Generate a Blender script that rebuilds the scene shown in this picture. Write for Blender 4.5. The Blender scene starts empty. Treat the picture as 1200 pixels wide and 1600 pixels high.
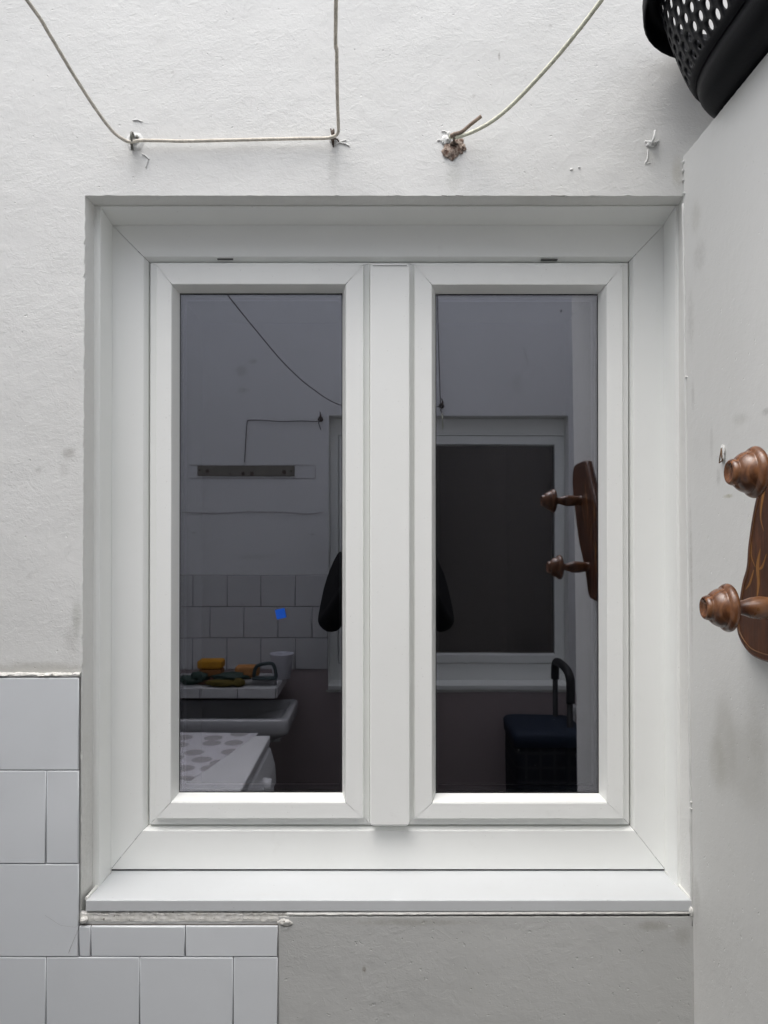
import bpy, bmesh, math, random
from mathutils import Vector, Matrix, noise
R = math.radians
random.seed(7)
sc = bpy.context.scene
C = sc.collection

# ------------------------------------------------------------------ camera, sky, sun, exposure
F, D, PITCH, SHIFT, H = 1170.0, 1.21, R(0.35), 12.9, 1.60      # H = camera height above the ground
cd = bpy.data.cameras.new('camera'); cam = bpy.data.objects.new('camera', cd); C.objects.link(cam)
cd.sensor_width = 36; cd.lens = 36 * F / 1600; cd.shift_y = SHIFT / 1600
cd.clip_start = 0.01; cd.clip_end = 500
cam.location = (0, -D, H); cam.rotation_euler = (R(90) + PITCH, 0, 0)
sc.camera = cam

W = bpy.data.worlds.new('World'); sc.world = W; W.use_nodes = True
wn = W.node_tree; bg = wn.nodes['Background']
sky = wn.nodes.new('ShaderNodeTexSky'); sky.sky_type = 'NISHITA'; sky.sun_disc = False
SUN_EL, SUN_AZ = R(70), R(219)
sky.sun_elevation = SUN_EL; sky.sun_rotation = SUN_AZ; sky.dust_density = 5; sky.air_density = 1.0
hs = wn.nodes.new('ShaderNodeHueSaturation'); hs.inputs['Saturation'].default_value = 0.32   # overcast: grey sky
wn.links.new(sky.outputs[0], hs.inputs['Color']); wn.links.new(hs.outputs[0], bg.inputs['Color'])
bg.inputs['Strength'].default_value = 0.15
sd = bpy.data.lights.new('sun', 'SUN'); sun = bpy.data.objects.new('sun', sd); C.objects.link(sun)
sd.energy = .5; sd.angle = R(70); sd.color = (1, 0.985, 0.955)
sv = Vector((math.sin(SUN_AZ) * math.cos(SUN_EL), math.cos(SUN_AZ) * math.cos(SUN_EL), math.sin(SUN_EL)))
sun.rotation_euler = sv.to_track_quat('Z', 'Y').to_euler(); sun.location = (0, -1, 8)
sc.view_settings.view_transform = 'Standard'; sc.view_settings.look = 'None'
sc.view_settings.gamma = 1; sc.view_settings.exposure = 1.04
cy = sc.cycles
cy.use_denoising = True; cy.max_bounces = 14; cy.diffuse_bounces = 8; cy.glossy_bounces = 6
cy.transparent_max_bounces = 16; cy.sample_clamp_indirect = 6; cy.caustics_reflective = False

# ------------------------------------------------------------------ measuring
YG = 0.105                                                     # plane of the panes
def at(px, py, Y):
    """point on the upright plane y = Y that the photograph shows at (px, py)"""
    u = (px - 600) / F; v = (800 + SHIFT - py) / F
    c, s = math.cos(PITCH), math.sin(PITCH)
    ry = c - v * s; rz = s + v * c
    t = (Y + D) / ry
    return Vector((u * t, Y, H + rz * t))
def mir(px, py, Y):
    """point on plane y = Y (behind the camera) whose mirror image in the panes is seen at (px, py)"""
    p = at(px, py, 2 * YG - Y); return Vector((p.x, Y, p.z))
def rect(xl, xr, yb, yt, Y):
    a = at(xl, yb, Y); b = at(xr, yt, Y); return (a.x, b.x, a.z, b.z, Y)
def mrect(xl, xr, yb, yt, Y):
    a = mir(xl, yb, Y); b = mir(xr, yt, Y); return (a.x, b.x, a.z, b.z, Y)
def nz(x, y=0., z=0.): return noise.noise(Vector((x, y, z)))

# ------------------------------------------------------------------ object helpers
def link(name, bm, mat, parent=None, smooth=False, bevel=0, seg=2, loc=None):
    bm.normal_update()
    me = bpy.data.meshes.new(name); bm.to_mesh(me); bm.free()
    o = bpy.data.objects.new(name, me); C.objects.link(o)
    if isinstance(mat, (list, tuple)):
        for m in mat: me.materials.append(m)
    else: me.materials.append(mat)
    if smooth:
        for p in me.polygons: p.use_smooth = True
    if parent: o.parent = parent
    if loc: o.location = loc
    if bevel:
        b = o.modifiers.new('bevel', 'BEVEL'); b.width = bevel; b.segments = seg; b.limit_method = 'ANGLE'; b.angle_limit = R(35)
    return o
def tag(o, label, cat, group=None):
    o['label'] = label; o['category'] = cat
    if group: o['group'] = group
    return o
def empty(name, label, cat, loc=(0, 0, 0), group=None):
    o = bpy.data.objects.new(name, None); C.objects.link(o); o.location = loc; o.empty_display_size = .05
    return tag(o, label, cat, group)
def rel(o, p):                       # parent keeping the world place (parents are never turned)
    o.parent = p; o.location = o.location - p.location; return o
def bx(bm, x0, x1, y0, y1, z0, z1, mi=0):
    vs = [bm.verts.new((x, y, z)) for z in (z0, z1) for y in (y0, y1) for x in (x0, x1)]
    out = []
    for f in ((0, 2, 3, 1), (4, 5, 7, 6), (0, 1, 5, 4), (2, 6, 7, 3), (0, 4, 6, 2), (1, 3, 7, 5)):
        q = bm.faces.new([vs[i] for i in f]); q.material_index = mi; out.append(q)
    return vs
def smooth_path(pts, n=8):
    P = [Vector(p) for p in pts]; out = []
    for i in range(len(P) - 1):
        p0 = P[max(i - 1, 0)]; p1 = P[i]; p2 = P[i + 1]; p3 = P[min(i + 2, len(P) - 1)]
        for k in range(n):
            t = k / n
            out.append(0.5 * ((2 * p1) + (p2 - p0) * t + (2 * p0 - 5 * p1 + 4 * p2 - p3) * t * t + (3 * p1 - p0 - 3 * p2 + p3) * t ** 3))
    out.append(P[-1]); return out
def tube(bm, pts, r, seg=10, mi=0, caps=True, flat=1.0):
    n = len(pts); rr = r if isinstance(r, (list, tuple)) else [r] * n
    rings = []; up = None
    for i, p in enumerate(pts):
        t = (Vector(pts[min(i + 1, n - 1)]) - Vector(pts[max(i - 1, 0)])).normalized()
        if up is None: up = t.orthogonal().normalized()
        up = (up - t * up.dot(t)).normalized(); s = t.cross(up)
        rings.append([bm.verts.new(Vector(p) + (up * math.cos(a) + s * math.sin(a) * flat) * rr[i]) for a in [2 * math.pi * k / seg for k in range(seg)]])
    for i in range(n - 1):
        for k in range(seg):
            f = bm.faces.new((rings[i][k], rings[i][(k + 1) % seg], rings[i + 1][(k + 1) % seg], rings[i + 1][k])); f.material_index = mi; f.smooth = True
    if caps:
        bm.faces.new(rings[0][::-1]).material_index = mi; bm.faces.new(rings[-1]).material_index = mi
def lathe(bm, prof, origin, axis, seg=40, mi=0):
    axis = Vector(axis).normalized(); u = axis.orthogonal().normalized(); v = axis.cross(u); o = Vector(origin)
    rings = []
    for s, r in prof:
        rings.append([bm.verts.new(o + axis * s + (u * math.cos(a) + v * math.sin(a)) * max(r, 1e-4)) for a in [2 * math.pi * k / seg for k in range(seg)]])
    for i in range(len(rings) - 1):
        for k in range(seg):
            f = bm.faces.new((rings[i][k], rings[i][(k + 1) % seg], rings[i + 1][(k + 1) % seg], rings[i + 1][k])); f.smooth = True; f.material_index = mi
    bm.faces.new(rings[0][::-1]); bm.faces.new(rings[-1])
def blob(bm, c, r, seed=0, amp=.15, sub=3, freq=2.5, mi=0):
    res = bmesh.ops.create_icosphere(bm, subdivisions=sub, radius=1)
    for v in res['verts']:
        d = 1 + amp * noise.noise(v.co * freq + Vector((seed * 7.1, seed, 0)))
        v.co = Vector((v.co.x * r[0] * d + c[0], v.co.y * r[1] * d + c[1], v.co.z * r[2] * d + c[2]))
    for f in bm.faces:
        if f.verts[0] in res['verts']: f.smooth = True
def poly_prism(bm, pts, axis, a, b, mi=0):
    """closed outline pts (2-D) extruded along axis between a and b"""
    def mk(p, w): return (w, p[0], p[1]) if axis == 'x' else ((p[0], w, p[1]) if axis == 'y' else (p[0], p[1], w))
    A = [bm.verts.new(mk(p, a)) for p in pts]; B = [bm.verts.new(mk(p, b)) for p in pts]
    n = len(pts)
    bm.faces.new(A[::-1]).material_index = mi; bm.faces.new(B).material_index = mi
    for i in range(n): bm.faces.new((A[i], A[(i + 1) % n], B[(i + 1) % n], B[i])).material_index = mi
    bmesh.ops.recalc_face_normals(bm, faces=bm.faces[:])

# ------------------------------------------------------------------ materials
class N:
    def __init__(s, name):
        s.m = bpy.data.materials.new(name); s.m.use_nodes = True; s.t = s.m.node_tree
        s.b = s.t.nodes['Principled BSDF']; s.out = s.t.nodes['Material Output']
        s.co = s.t.nodes.new('ShaderNodeTexCoord').outputs['Object']
    def n(s, typ, **kw):
        o = s.t.nodes.new('ShaderNode' + typ)
        for k, v in kw.items(): setattr(o, k, v)
        return o
    def l(s, a, b): s.t.links.new(a, b)
    def mapped(s, scale=(1, 1, 1), rot=(0, 0, 0), loc=(0, 0, 0)):
        m = s.n('Mapping'); m.inputs['Scale'].default_value = scale; m.inputs['Rotation'].default_value = rot; m.inputs['Location'].default_value = loc
        s.l(s.co, m.inputs['Vector']); return m.outputs[0]
    def noise(s, scale, detail=4, rough=.55, vec=None, dist=0):
        o = s.n('TexNoise'); o.inputs['Scale'].default_value = scale; o.inputs['Detail'].default_value = detail
        o.inputs['Roughness'].default_value = rough; o.inputs['Distortion'].default_value = dist
        s.l(vec or s.co, o.inputs['Vector']); return o.outputs['Fac']
    def ramp(s, fac, lo, hi, a=0., b=1.):
        o = s.n('MapRange'); o.interpolation_type = 'SMOOTHSTEP'; o.clamp = True
        for k, v in zip(('From Min', 'From Max', 'To Min', 'To Max'), (lo, hi, a, b)): o.inputs[k].default_value = v
        s.l(fac, o.inputs['Value']); return o.outputs[0]
    def math(s, op, a, b=None):
        o = s.n('Math'); o.operation = op
        for i, x in enumerate((a, b)):
            if x is None: continue
            if isinstance(x, (int, float)): o.inputs[i].default_value = x
            else: s.l(x, o.inputs[i])
        return o.outputs[0]
    def mix(s, fac, a, b):
        o = s.n('Mix'); o.data_type = 'RGBA'
        if isinstance(fac, (int, float)): o.inputs[0].default_value = fac
        else: s.l(fac, o.inputs[0])
        for i, x in ((6, a), (7, b)):
            if isinstance(x, tuple): o.inputs[i].default_value = (*x, 1) if len(x) == 3 else x
            else: s.l(x, o.inputs[i])
        return o.outputs[2]
    def color(s, c):
        if isinstance(c, tuple): s.b.inputs['Base Color'].default_value = (*c, 1)
        else: s.l(c, s.b.inputs['Base Color'])
    def rough(s, r, spec=.5):
        if isinstance(r, (int, float)): s.b.inputs['Roughness'].default_value = r
        else: s.l(r, s.b.inputs['Roughness'])
        s.b.inputs['Specular IOR Level'].default_value = spec
    def bump(s, h, dist=.001, strength=1.):
        o = s.n('Bump'); o.inputs['Distance'].default_value = dist; o.inputs['Strength'].default_value = strength
        s.l(h, o.inputs['Height'])
        if s.b.inputs['Normal'].is_linked: s.l(s.b.inputs['Normal'].links[0].from_socket, o.inputs['Normal'])
        s.l(o.outputs[0], s.b.inputs['Normal'])
    def spot(s, c, r, nscale=60, thr=.5, soft=.25, rot=0.):
        """irregular mark around point c with radii r"""
        m = s.n('Mapping'); m.vector_type = 'POINT'
        sub = s.n('VectorMath'); sub.operation = 'SUBTRACT'; sub.inputs[1].default_value = c; s.l(s.co, sub.inputs[0])
        m.inputs['Rotation'].default_value = (0, rot, 0)
        s.l(sub.outputs[0], m.inputs['Vector'])
        mul = s.n('VectorMath'); mul.operation = 'MULTIPLY'; mul.inputs[1].default_value = tuple(1 / x for x in r); s.l(m.outputs[0], mul.inputs[0])
        ln = s.n('VectorMath'); ln.operation = 'LENGTH'; s.l(mul.outputs[0], ln.inputs[0])
        d = s.ramp(ln.outputs['Value'], 0, 1, 1, 0)
        nn_ = s.math('ADD', s.math('MULTIPLY', s.noise(nscale, 8, .75), .6), s.math('MULTIPLY', s.noise(nscale * 4 + 60, 6, .8, None, 1.0), .4))
        k = s.ramp(s.math('ADD', nn_, s.math('MULTIPLY', d, .35)), thr + .14, thr + .14 + soft * 1.7)
        return s.math('MULTIPLY', k, s.ramp(d, 0, .8))
def simple(name, col, rough=.5, spec=.5, metal=0., var=0., vscale=8, bump=0., bscale=200):
    m = N(name)
    if var:
        m.color(m.mix(m.noise(vscale, 5), tuple(c * (1 - var) for c in col), tuple(min(1, c * (1 + var)) for c in col)))
    else: m.color(col)
    m.rough(rough, spec); m.b.inputs['Metallic'].default_value = metal
    if bump: m.bump(m.noise(bscale, 4), bump)
    return m.m

def plaster(name, base, stains_and_shade=(), grain=1.0, tint=(.9, .9, .88), dark=(.33, .32, .30), rip=1.0):
    m = N(name)
    big = m.noise(2.2, 5, .6)
    c = m.mix(m.ramp(big, .3, .7), tuple(b * t for b, t in zip(base, (.955, .955, .95))), base)
    blotch = m.ramp(m.noise(6, 8, .75), .54, .74)
    c = m.mix(m.math('MULTIPLY', blotch, .16), c, (.5, .49, .45))
    speck = m.ramp(m.noise(260, 2, .5), .73, .78)
    c = m.mix(m.math('MULTIPLY', speck, .35), c, (.3, .29, .27))
    for (ctr, rad, ns, thr, amt, col, *rt) in stains_and_shade:
        k = m.spot(ctr, rad, ns, thr, .25, *(rt or [0.]))
        c = m.mix(m.math('MULTIPLY', k, amt), c, col or dark)
    m.color(c); m.rough(.62, .35)
    v = m.mapped((1, 1, 1.6))
    fine = m.noise(290, 3, .6, v, .3)
    mid = m.noise(95, 4, .6, v, .6)
    lump = m.noise(14, 4, .6)
    crust = m.ramp(m.noise(34, 3, .6, None, 1.5), .52, .60)
    m.bump(lump, .0026 * grain, .7); m.bump(m.noise(3.2, 3, .5), .012 * grain, .6)
    msk = m.ramp(m.noise(5, 4, .6), .3, .7, .25, 1.0)
    m.bump(m.math('MULTIPLY', mid, msk), .0008 * grain * rip, .8)
    m.bump(m.math('MULTIPLY', fine, msk), .00062 * grain, .8)
    m.bump(crust, .00018 * grain, .6)
    pits = m.ramp(m.noise(120, 2, .5, m.mapped((1, 1, 1), (0, 0, 0), (5, 3, 1))), .70, .76)
    m.bump(m.math('MULTIPLY', pits, -1), .0012 * grain, .8)
    return m.m

def P0(px, py): p = at(px, py, 0); return (p.x, p.y, p.z)
def PR(px, py):                                    # on the right partition, x = XP
    y = XP * F / (px - 600) - D; p = at(px, py, y); return (XP, y, p.z)
XP = 0.487
def xpz(z): return .4902 - .010 * (z - H)
MW = plaster('window_wall_plaster', (.715, .718, .705), [
    (P0(107, 708), (.022, .1, .018), 190, .34, .55, None),
    (P0(100, 735), (.02, .1, .03), 210, .48, .4, None),
    (P0(60, 735), (.014, .1, .012), 190, .42, .35, None),
    (P0(120, 965), (.016, .1, .055), 120, .36, .5, (.36, .37, .33)),
    (P0(112, 1000), (.03, .1, .05), 100, .44, .4, None),
    (P0(60, 1046), (.16, .1, .022), 60, .26, .5, (.36, .35, .31)),
    (P0(46, 900), (.012, .1, .012), 150, .45, .3, None),
    (P0(212, 255), (.022, .1, .04), 60, .18, .28, (.42, .42, .40)),  # soft shadow below the left hook, painted into the plaster colour
    (P0(521, 262), (.016, .1, .05), 60, .20, .28, (.42, .42, .40)),  # painted shadow hanging below the second hook
    (P0(709, 275), (.022, .1, .045), 60, .20, .28, (.50, .51, .47)),  # painted shadow under the broken plug
    (P0(1018, 240), (.03, .1, .05), 80, .38, .3, (.40, .39, .34)),
    (P0(1058, 270), (.018, .1, .05), 90, .34, .4, (.40, .38, .31)),
    (P0(860, 40), (.006, .1, .006), 190, .40, .5, None),
    (P0(780, 88), (.003, .1, .012), 190, .25, .5, None),
    (P0(740, 150), (.007, .1, .007), 190, .40, .5, None),
    (P0(270, 113), (.006, .1, .006), 190, .40, .5, None),
    (P0(1020, 1445), (.05, .1, .016), 110, .36, .45, (.30, .27, .22)),
    (P0(1065, 1460), (.03, .1, .03), 110, .42, .35, (.30, .27, .22)),
    (P0(640, 1440), (.22, .1, .012), 110, .40, .4, (.28, .25, .20)),
    (P0(470, 1470), (.03, .1, .04), 120, .46, .3, (.36, .34, .30)),
    (P0(569, 1513), (.006, .1, .010), 190, .36, .5, (.22, .18, .14)),
], 1.0)
MW2 = plaster('grey_dado_paint', (.51, .515, .505), [(P0(1020, 1445), (.05, .1, .016), 110, .36, .45, (.26, .24, .20)), (P0(1065, 1460), (.03, .1, .03), 110, .42, .35, (.26, .24, .20)),
    (P0(640, 1440), (.22, .1, .012), 110, .40, .4, (.24, .22, .18)), (P0(569, 1513), (.006, .1, .010), 190, .30, .5, (.2, .17, .13))], .9, rip=.8)
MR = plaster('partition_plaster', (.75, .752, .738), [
    (PR(1095, 400), (.1, .05, .05), 120, .40, .28, None),
    (PR(1080, 500), (.1, .03, .12), 130, .47, .34, None),
    (PR(1082, 620), (.1, .015, .06), 130, .46, .34, None),
    (PR(1090, 340), (.1, .04, .05), 60, .36, .3, (.42, .41, .36)),
    (PR(1150, 1380), (.1, .40, .42), 5, -.05, .30, (.40, .40, .38)),  # light falloff towards the floor painted in, over a real smudged area
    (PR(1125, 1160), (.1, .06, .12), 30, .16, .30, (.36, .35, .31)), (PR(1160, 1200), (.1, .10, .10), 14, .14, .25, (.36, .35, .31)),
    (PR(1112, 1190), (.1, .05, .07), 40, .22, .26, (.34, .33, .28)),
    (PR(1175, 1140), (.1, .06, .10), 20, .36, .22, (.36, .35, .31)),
    (PR(1135, 775), (.1, .03, .006), 260, .40, .6, (.34, .32, .18)),
    (PR(1120, 745), (.1, .015, .03), 140, .42, .35, None),
    (PR(1155, 655), (.1, .05, .018), 140, .40, .35, (.40, .40, .36)),
    (PR(1110, 690), (.1, .012, .05), 130, .36, .28, (.42, .42, .40)),
    (PR(1195, 643), (.1, .02, .01), 160, .36, .4, None),
    (PR(1076, 900), (.1, .012, .25), 130, .42, .45, (.36, .35, .32)),
    (PR(1078, 1400), (.1, .03, .06), 110, .40, .4, (.34, .33, .30)),
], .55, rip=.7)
MO = plaster('opposite_wall_paint', (.70, .70, .71), [
    (tuple(mir(377, 580, -1.91)), (.05, .1, .05), 40, .30, .35, (.36, .34, .33)),
    (tuple(mir(395, 565, -1.91)), (.04, .1, .02), 60, .36, .35, None),
    (tuple(mir(380, 610, -1.91)), (.05, .1, .03), 60, .36, .3, None),
    (tuple(mir(822, 555, -1.91)), (.012, .1, .09), 60, .34, .3, (.36, .34, .33), .25),
    (tuple(mir(808, 600, -1.91)), (.05, .1, .09), 30, .38, .22, (.36, .34, .33)),
    (tuple(mir(303, 833, -1.91)), (.02, .1, .012), 120, .40, .6, None),
    (tuple(mir(488, 835, -1.91)), (.02, .1, .012), 120, .40, .6, None),
    (tuple(mir(400, 870, -1.91)), (.20, .1, .03), 30, .40, .2, (.36, .34, .33)),
    (tuple(mir(877, 486, -1.91)), (.008, .1, .012), 120, .20, .8, (.1, .1, .1)),
], .5)
MO.node_tree.nodes['Principled BSDF'].inputs['Roughness'].default_value = .34; MO.node_tree.nodes['Principled BSDF'].inputs['Specular IOR Level'].default_value = .55
MO2 = plaster('opposite_wall_lower_paint', (.40, .335, .34), (), .5)
MOUT = plaster('side_wall_paint', (.68, .68, .68), (), .5)
MGRIT = plaster('reveal_plaster', (.80, .80, .78), [((-.48, .02, 1.0), (.05, .1, .6), 140, .46, .3, (.36, .35, .31))], 1.0)
def pvc():
    m = N('white_pvc')
    c = m.mix(m.ramp(m.noise(3, 4), .35, .7), (.855, .865, .845), (.875, .885, .868))
    sp = m.ramp(m.noise(300, 2), .72, .75)
    c = m.mix(m.math('MULTIPLY', sp, .3), c, (.35, .34, .32))
    sm = m.ramp(m.noise(14, 6, .7), .62, .8)
    c = m.mix(m.math('MULTIPLY', sm, .22), c, (.58, .57, .53))
    m.color(c); m.rough(m.ramp(m.noise(30, 4), .3, .7, .30, .42), .5)
    m.bump(m.noise(900, 2), .00008, .5)
    return m.m
PVC = pvc()
def sill_mat():
    m = N('coated_sill'); c = m.mix(m.ramp(m.noise(5, 6, .7), .3, .75), (.57, .588, .60), (.61, .63, .645))
    c = m.mix(m.math('MULTIPLY', m.ramp(m.noise(150, 3, .6), .70, .76), .45), c, (.25, .24, .22))
    c = m.mix(m.math('MULTIPLY', m.ramp(m.noise(11, 8, .8, m.mapped((.35, 1, 1))), .58, .8), .25), c, (.42, .41, .38))
    m.color(c); m.rough(m.ramp(m.noise(20, 4), .3, .7, .32, .5), .4); return m.m
SILLM = sill_mat()
BLACK = simple('black_rubber', (.012, .012, .014), .6)
SLOT = simple('slot_shade', (.10, .10, .095), .8)
GREYSP = simple('spacer_metal', (.10, .11, .11), .45, .5)
SEALANT = simple('white_sealant', (.74, .74, .71), .5, .4, 0, .10, 40, .0015, 120)
def mortar_mat():
    m = N('old_mortar')
    c = m.mix(m.ramp(m.noise(60, 6, .7), .38, .62), (.60, .59, .55), (.74, .73, .70))
    c = m.mix(m.ramp(m.noise(35, 4, .7), .60, .68), c, (.74, .72, .66))
    c = m.mix(m.ramp(m.noise(160, 3, .7), .63, .72), c, (.13, .11, .09))
    m.color(c); m.rough(.85, .2); m.bump(m.noise(70, 6, .7), .0018); m.bump(m.noise(400, 3, .6), .0004)
    return m.m
MORTAR = mortar_mat()
def glass(name, fac, gl, tr, ro=0.0):
    m = N(name); g = m.n('BsdfGlossy'); g.inputs['Roughness'].default_value = ro; g.inputs['Color'].default_value = (*gl, 1)
    t = m.n('BsdfTransparent'); t.inputs['Color'].default_value = (*tr, 1)
    fr = m.n('Fresnel'); fr.inputs['IOR'].default_value = 1.5
    k = m.math('ADD', fr.outputs[0], fac)
    # faint specks of dust on the pane
    d = m.n('BsdfDiffuse'); d.inputs['Color'].default_value = (.55, .55, .55, 1)
    sp = m.ramp(m.noise(260, 1, .4), .79, .81)
    bp_ = m.n('Bump'); bp_.inputs['Distance'].default_value = .00018; bp_.inputs['Strength'].default_value = .6; m.l(m.noise(5, 1, .4), bp_.inputs['Height']); m.l(bp_.outputs[0], g.inputs['Normal'])
    mx = m.n('MixShader'); m.l(k, mx.inputs[0]); m.l(t.outputs[0], mx.inputs[1]); m.l(g.outputs[0], mx.inputs[2])
    m2 = m.n('MixShader'); m.l(m.math('MULTIPLY', sp, .3), m2.inputs[0]); m.l(mx.outputs[0], m2.inputs[1]); m.l(d.outputs[0], m2.inputs[2])
    m.l(m2.outputs[0], m.out.inputs['Surface']); return m.m
GLASS = glass('window_glass', .20, (.90, .91, .985), (.75, .76, .78))
def tile_mat(name, base, rough=.09):
    m = N(name)
    oi = m.n('ObjectInfo')
    geo = m.n('NewGeometry')
    r = geo.outputs['Random Per Island']
    c = m.mix(r, tuple(b * .955 for b in base), base)
    c = m.mix(m.math('MULTIPLY', m.ramp(m.noise(7, 5, .6), .5, .8), .22), c, tuple(b * .8 for b in base))
    c = m.mix(m.math('MULTIPLY', m.ramp(m.noise(330, 2), .74, .78), .3), c, (.3, .28, .25))
    m.color(c); m.rough(m.ramp(m.noise(12, 5, .6), .35, .75, rough, rough + .12), .5)
    m.bump(m.noise(9, 2), .0016, .5); m.bump(m.noise(55, 2), .00016, .5)
    return m.m
TILE = tile_mat('white_glazed_tile', (.70, .725, .75), .05)
TILE2 = tile_mat('opposite_glazed_tile', (.58, .58, .585), .16)
GROUT = simple('dark_grout', (.13, .12, .11), .9, .2, 0, .3, 60)
def rope_mat(name, col):
    m = N(name)
    c = m.mix(m.ramp(m.noise(120, 5, .7), .35, .7), tuple(x * .72 for x in col), col)
    m.color(c); m.rough(.85, .2)
    w = m.n('TexWave'); w.inputs['Scale'].default_value = 190; w.inputs['Distortion'].default_value = 1.0; w.bands_direction = 'DIAGONAL'
    m.l(m.co, w.inputs['Vector']); m.bump(w.outputs['Fac'], .00018, .6); m.bump(m.noise(700, 2), .0001, .6)
    return m.m
ROPE = rope_mat('beige_cord', (.80, .745, .65)); ROPEW = rope_mat('cream_cord', (.86, .86, .70)); ROPEB = rope_mat('brown_cord', (.30, .235, .19))
RUST = simple('rusty_iron', (.10, .075, .06), .75, .4, .3, .6, 120, .001, 300)
GALV = simple('galvanised_iron', (.22, .22, .20), .6, .5, .6, .5, 90, .0008, 300)

def wood():
    m = N('varnished_wood')
    v = m.mapped((9, 40, 5), (R(12), 0, 0))
    g = m.noise(3.0, 6, .6, v, 1.2)
    c = m.mix(m.ramp(g, .35, .65), (.070, .023, .009), (.20, .080, .030))
    c = m.mix(m.ramp(m.noise(22, 4, .6), .52, .78), c, (.23, .105, .045))
    m.color(c); m.rough(m.ramp(m.noise(16, 4), .3, .7, .20, .36), .55); m.bump(m.noise(140, 3), .0003)
    m.b.inputs['Coat Weight'].default_value = .25; m.b.inputs['Coat Roughness'].default_value = .15
    return m.m
WOOD = wood()
def wood_plate():
    m = N('mahogany_board')
    v = m.mapped((30, 30, 4), (R(14), 0, 0))
    c = m.mix(m.ramp(m.noise(3.5, 6, .6, v, .8), .35, .68), (.050, .018, .009), (.11, .038, .015))
    m.color(c); m.rough(.40, .45); m.bump(m.noise(90, 3), .0003); return m.m
WOODP = wood_plate()
INLAY = simple('pale_inlay', (.15, .068, .022), .35, .5, 0, .35, 80)
INLAY2 = simple('amber_inlay', (.27, .12, .028), .35, .5, 0, .5, 70)
BASKET = simple('black_plastic', (.0018, .0023, .0045), .55, .16, 0, .15, 20, .0002, 300)

# ------------------------------------------------------------------ large structure
TOP = 3.05; XL, XR, YO = -1.30, 0.95, -1.91
def jag(a, b, n, amp, seed, chip=0.):
    """points from a to b (2-D) with a broken edge"""
    a = Vector(a); b = Vector(b); d = (b - a); L = d.length; nrm = Vector((-d.y, d.x)) / L; out = []
    for i in range(n):
        t = i / n; s = t * L
        k = amp * (noise.noise(Vector((s * 45, seed, 0))) + .6 * noise.noise(Vector((s * 150, seed + 9, 0))) + .5 * noise.noise(Vector((s * 400, seed + 5, 0))))
        if chip: k += chip * max(0, noise.noise(Vector((s * 70, seed + 3, 2))) - .18) * 2
        if i == 0: k = 0
        out.append(a + d * t + nrm * k)
    return out
def wall_with_hole(bm, x0, x1, z0, z1, corners, Y, depth, sgn, seed, amp=.0008, chips=(.0, .003, .0, .0), lip=.045, inner=None):
    """front face at y=Y with a hole; corners TL,TR,BR,BL (x,z); the wall runs to Y + sgn*depth"""
    TL, TR, BR, BL = corners
    n = 150
    S = [jag(TL, TR, n, amp, seed, chips[0]), jag(TR, BR, n, amp, seed + 1, chips[1]), jag(BR, BL, n, amp, seed + 2, chips[2]), jag(BL, TL, n, amp * 1.5, seed + 3, chips[3])]
    loop = [bm.verts.new((p.x, Y, p.y)) for s in S for p in s]
    O = [bm.verts.new(c) for c in ((x0, Y, z1), (x1, Y, z1), (x1, Y, z0), (x0, Y, z0))]
    for k in range(4):
        inner_v = [loop[(k * n + i) % (4 * n)] for i in range(n + 1)]
        bm.faces.new([O[k], O[(k + 1) % 4]] + inner_v[::-1])
    cx = (TL[0] + BR[0]) / 2; cz = (TL[1] + BR[1]) / 2
    prev = loop
    base = []
    for k, (a, b) in enumerate(((TL, TR), (TR, BR), (BR, BL), (BL, TL))):
        for i in range(n): t = i / n; base.append((a[0] + (b[0] - a[0]) * t, a[1] + (b[1] - a[1]) * t))
    off = 1 if sgn > 0 else 1
    base0 = base
    for j, dy in enumerate((.006, lip, depth)):
        ring = []
        if inner and j > 0: base = []
        if inner and j > 0:
            for (a, b) in zip(inner, inner[1:] + inner[:1]):
                for i in range(n): t = i / n; base.append((a[0] + (b[0] - a[0]) * t, a[1] + (b[1] - a[1]) * t))
        for i, (px_, pz_) in enumerate(base):
            ring.append(bm.verts.new((px_, Y + sgn * dy, pz_)))
        for i in range(4 * n):
            f = bm.faces.new((prev[i], prev[(i + 1) % (4 * n)], ring[(i + 1) % (4 * n)], ring[i])); f.material_index = 1
        prev = ring
    O2 = [bm.verts.new((v.co.x, Y + sgn * depth, v.co.z)) for v in O]
    for k in range(4):
        bm.faces.new((O[k], O[(k + 1) % 4], O2[(k + 1) % 4], O2[k]))
        inner_v = [prev[(k * n + i) % (4 * n)] for i in range(n + 1)]
        bm.faces.new([O2[k], O2[(k + 1) % 4]] + inner_v[::-1])
    bmesh.ops.recalc_face_normals(bm, faces=bm.faces[:])

def xz(p): return (p.x, p.z)
bm = bmesh.new()
cs = [xz(at(133, 305.5, 0)), xz(at(1068.5, 306, 0)), xz(at(1079, 1434, 0)), xz(at(126.5, 1438, 0))]
ia, ib = at(147.5, 321, .04), at(1062.5, 1432, .04)
wall_with_hole(bm, XL, XR, 0, TOP, cs, 0, .25, 1, 3, chips=(.0015, .002, 0, .0035), lip=.040, inner=[(ia.x, ia.z), (ib.x, ia.z), (ib.x, cs[2][1]), (ia.x, cs[3][1])])
wwall = tag(link('plaster_wall', bm, [MW, MGRIT]), 'rough white plaster wall with the double casement window in it', 'wall')

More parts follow.
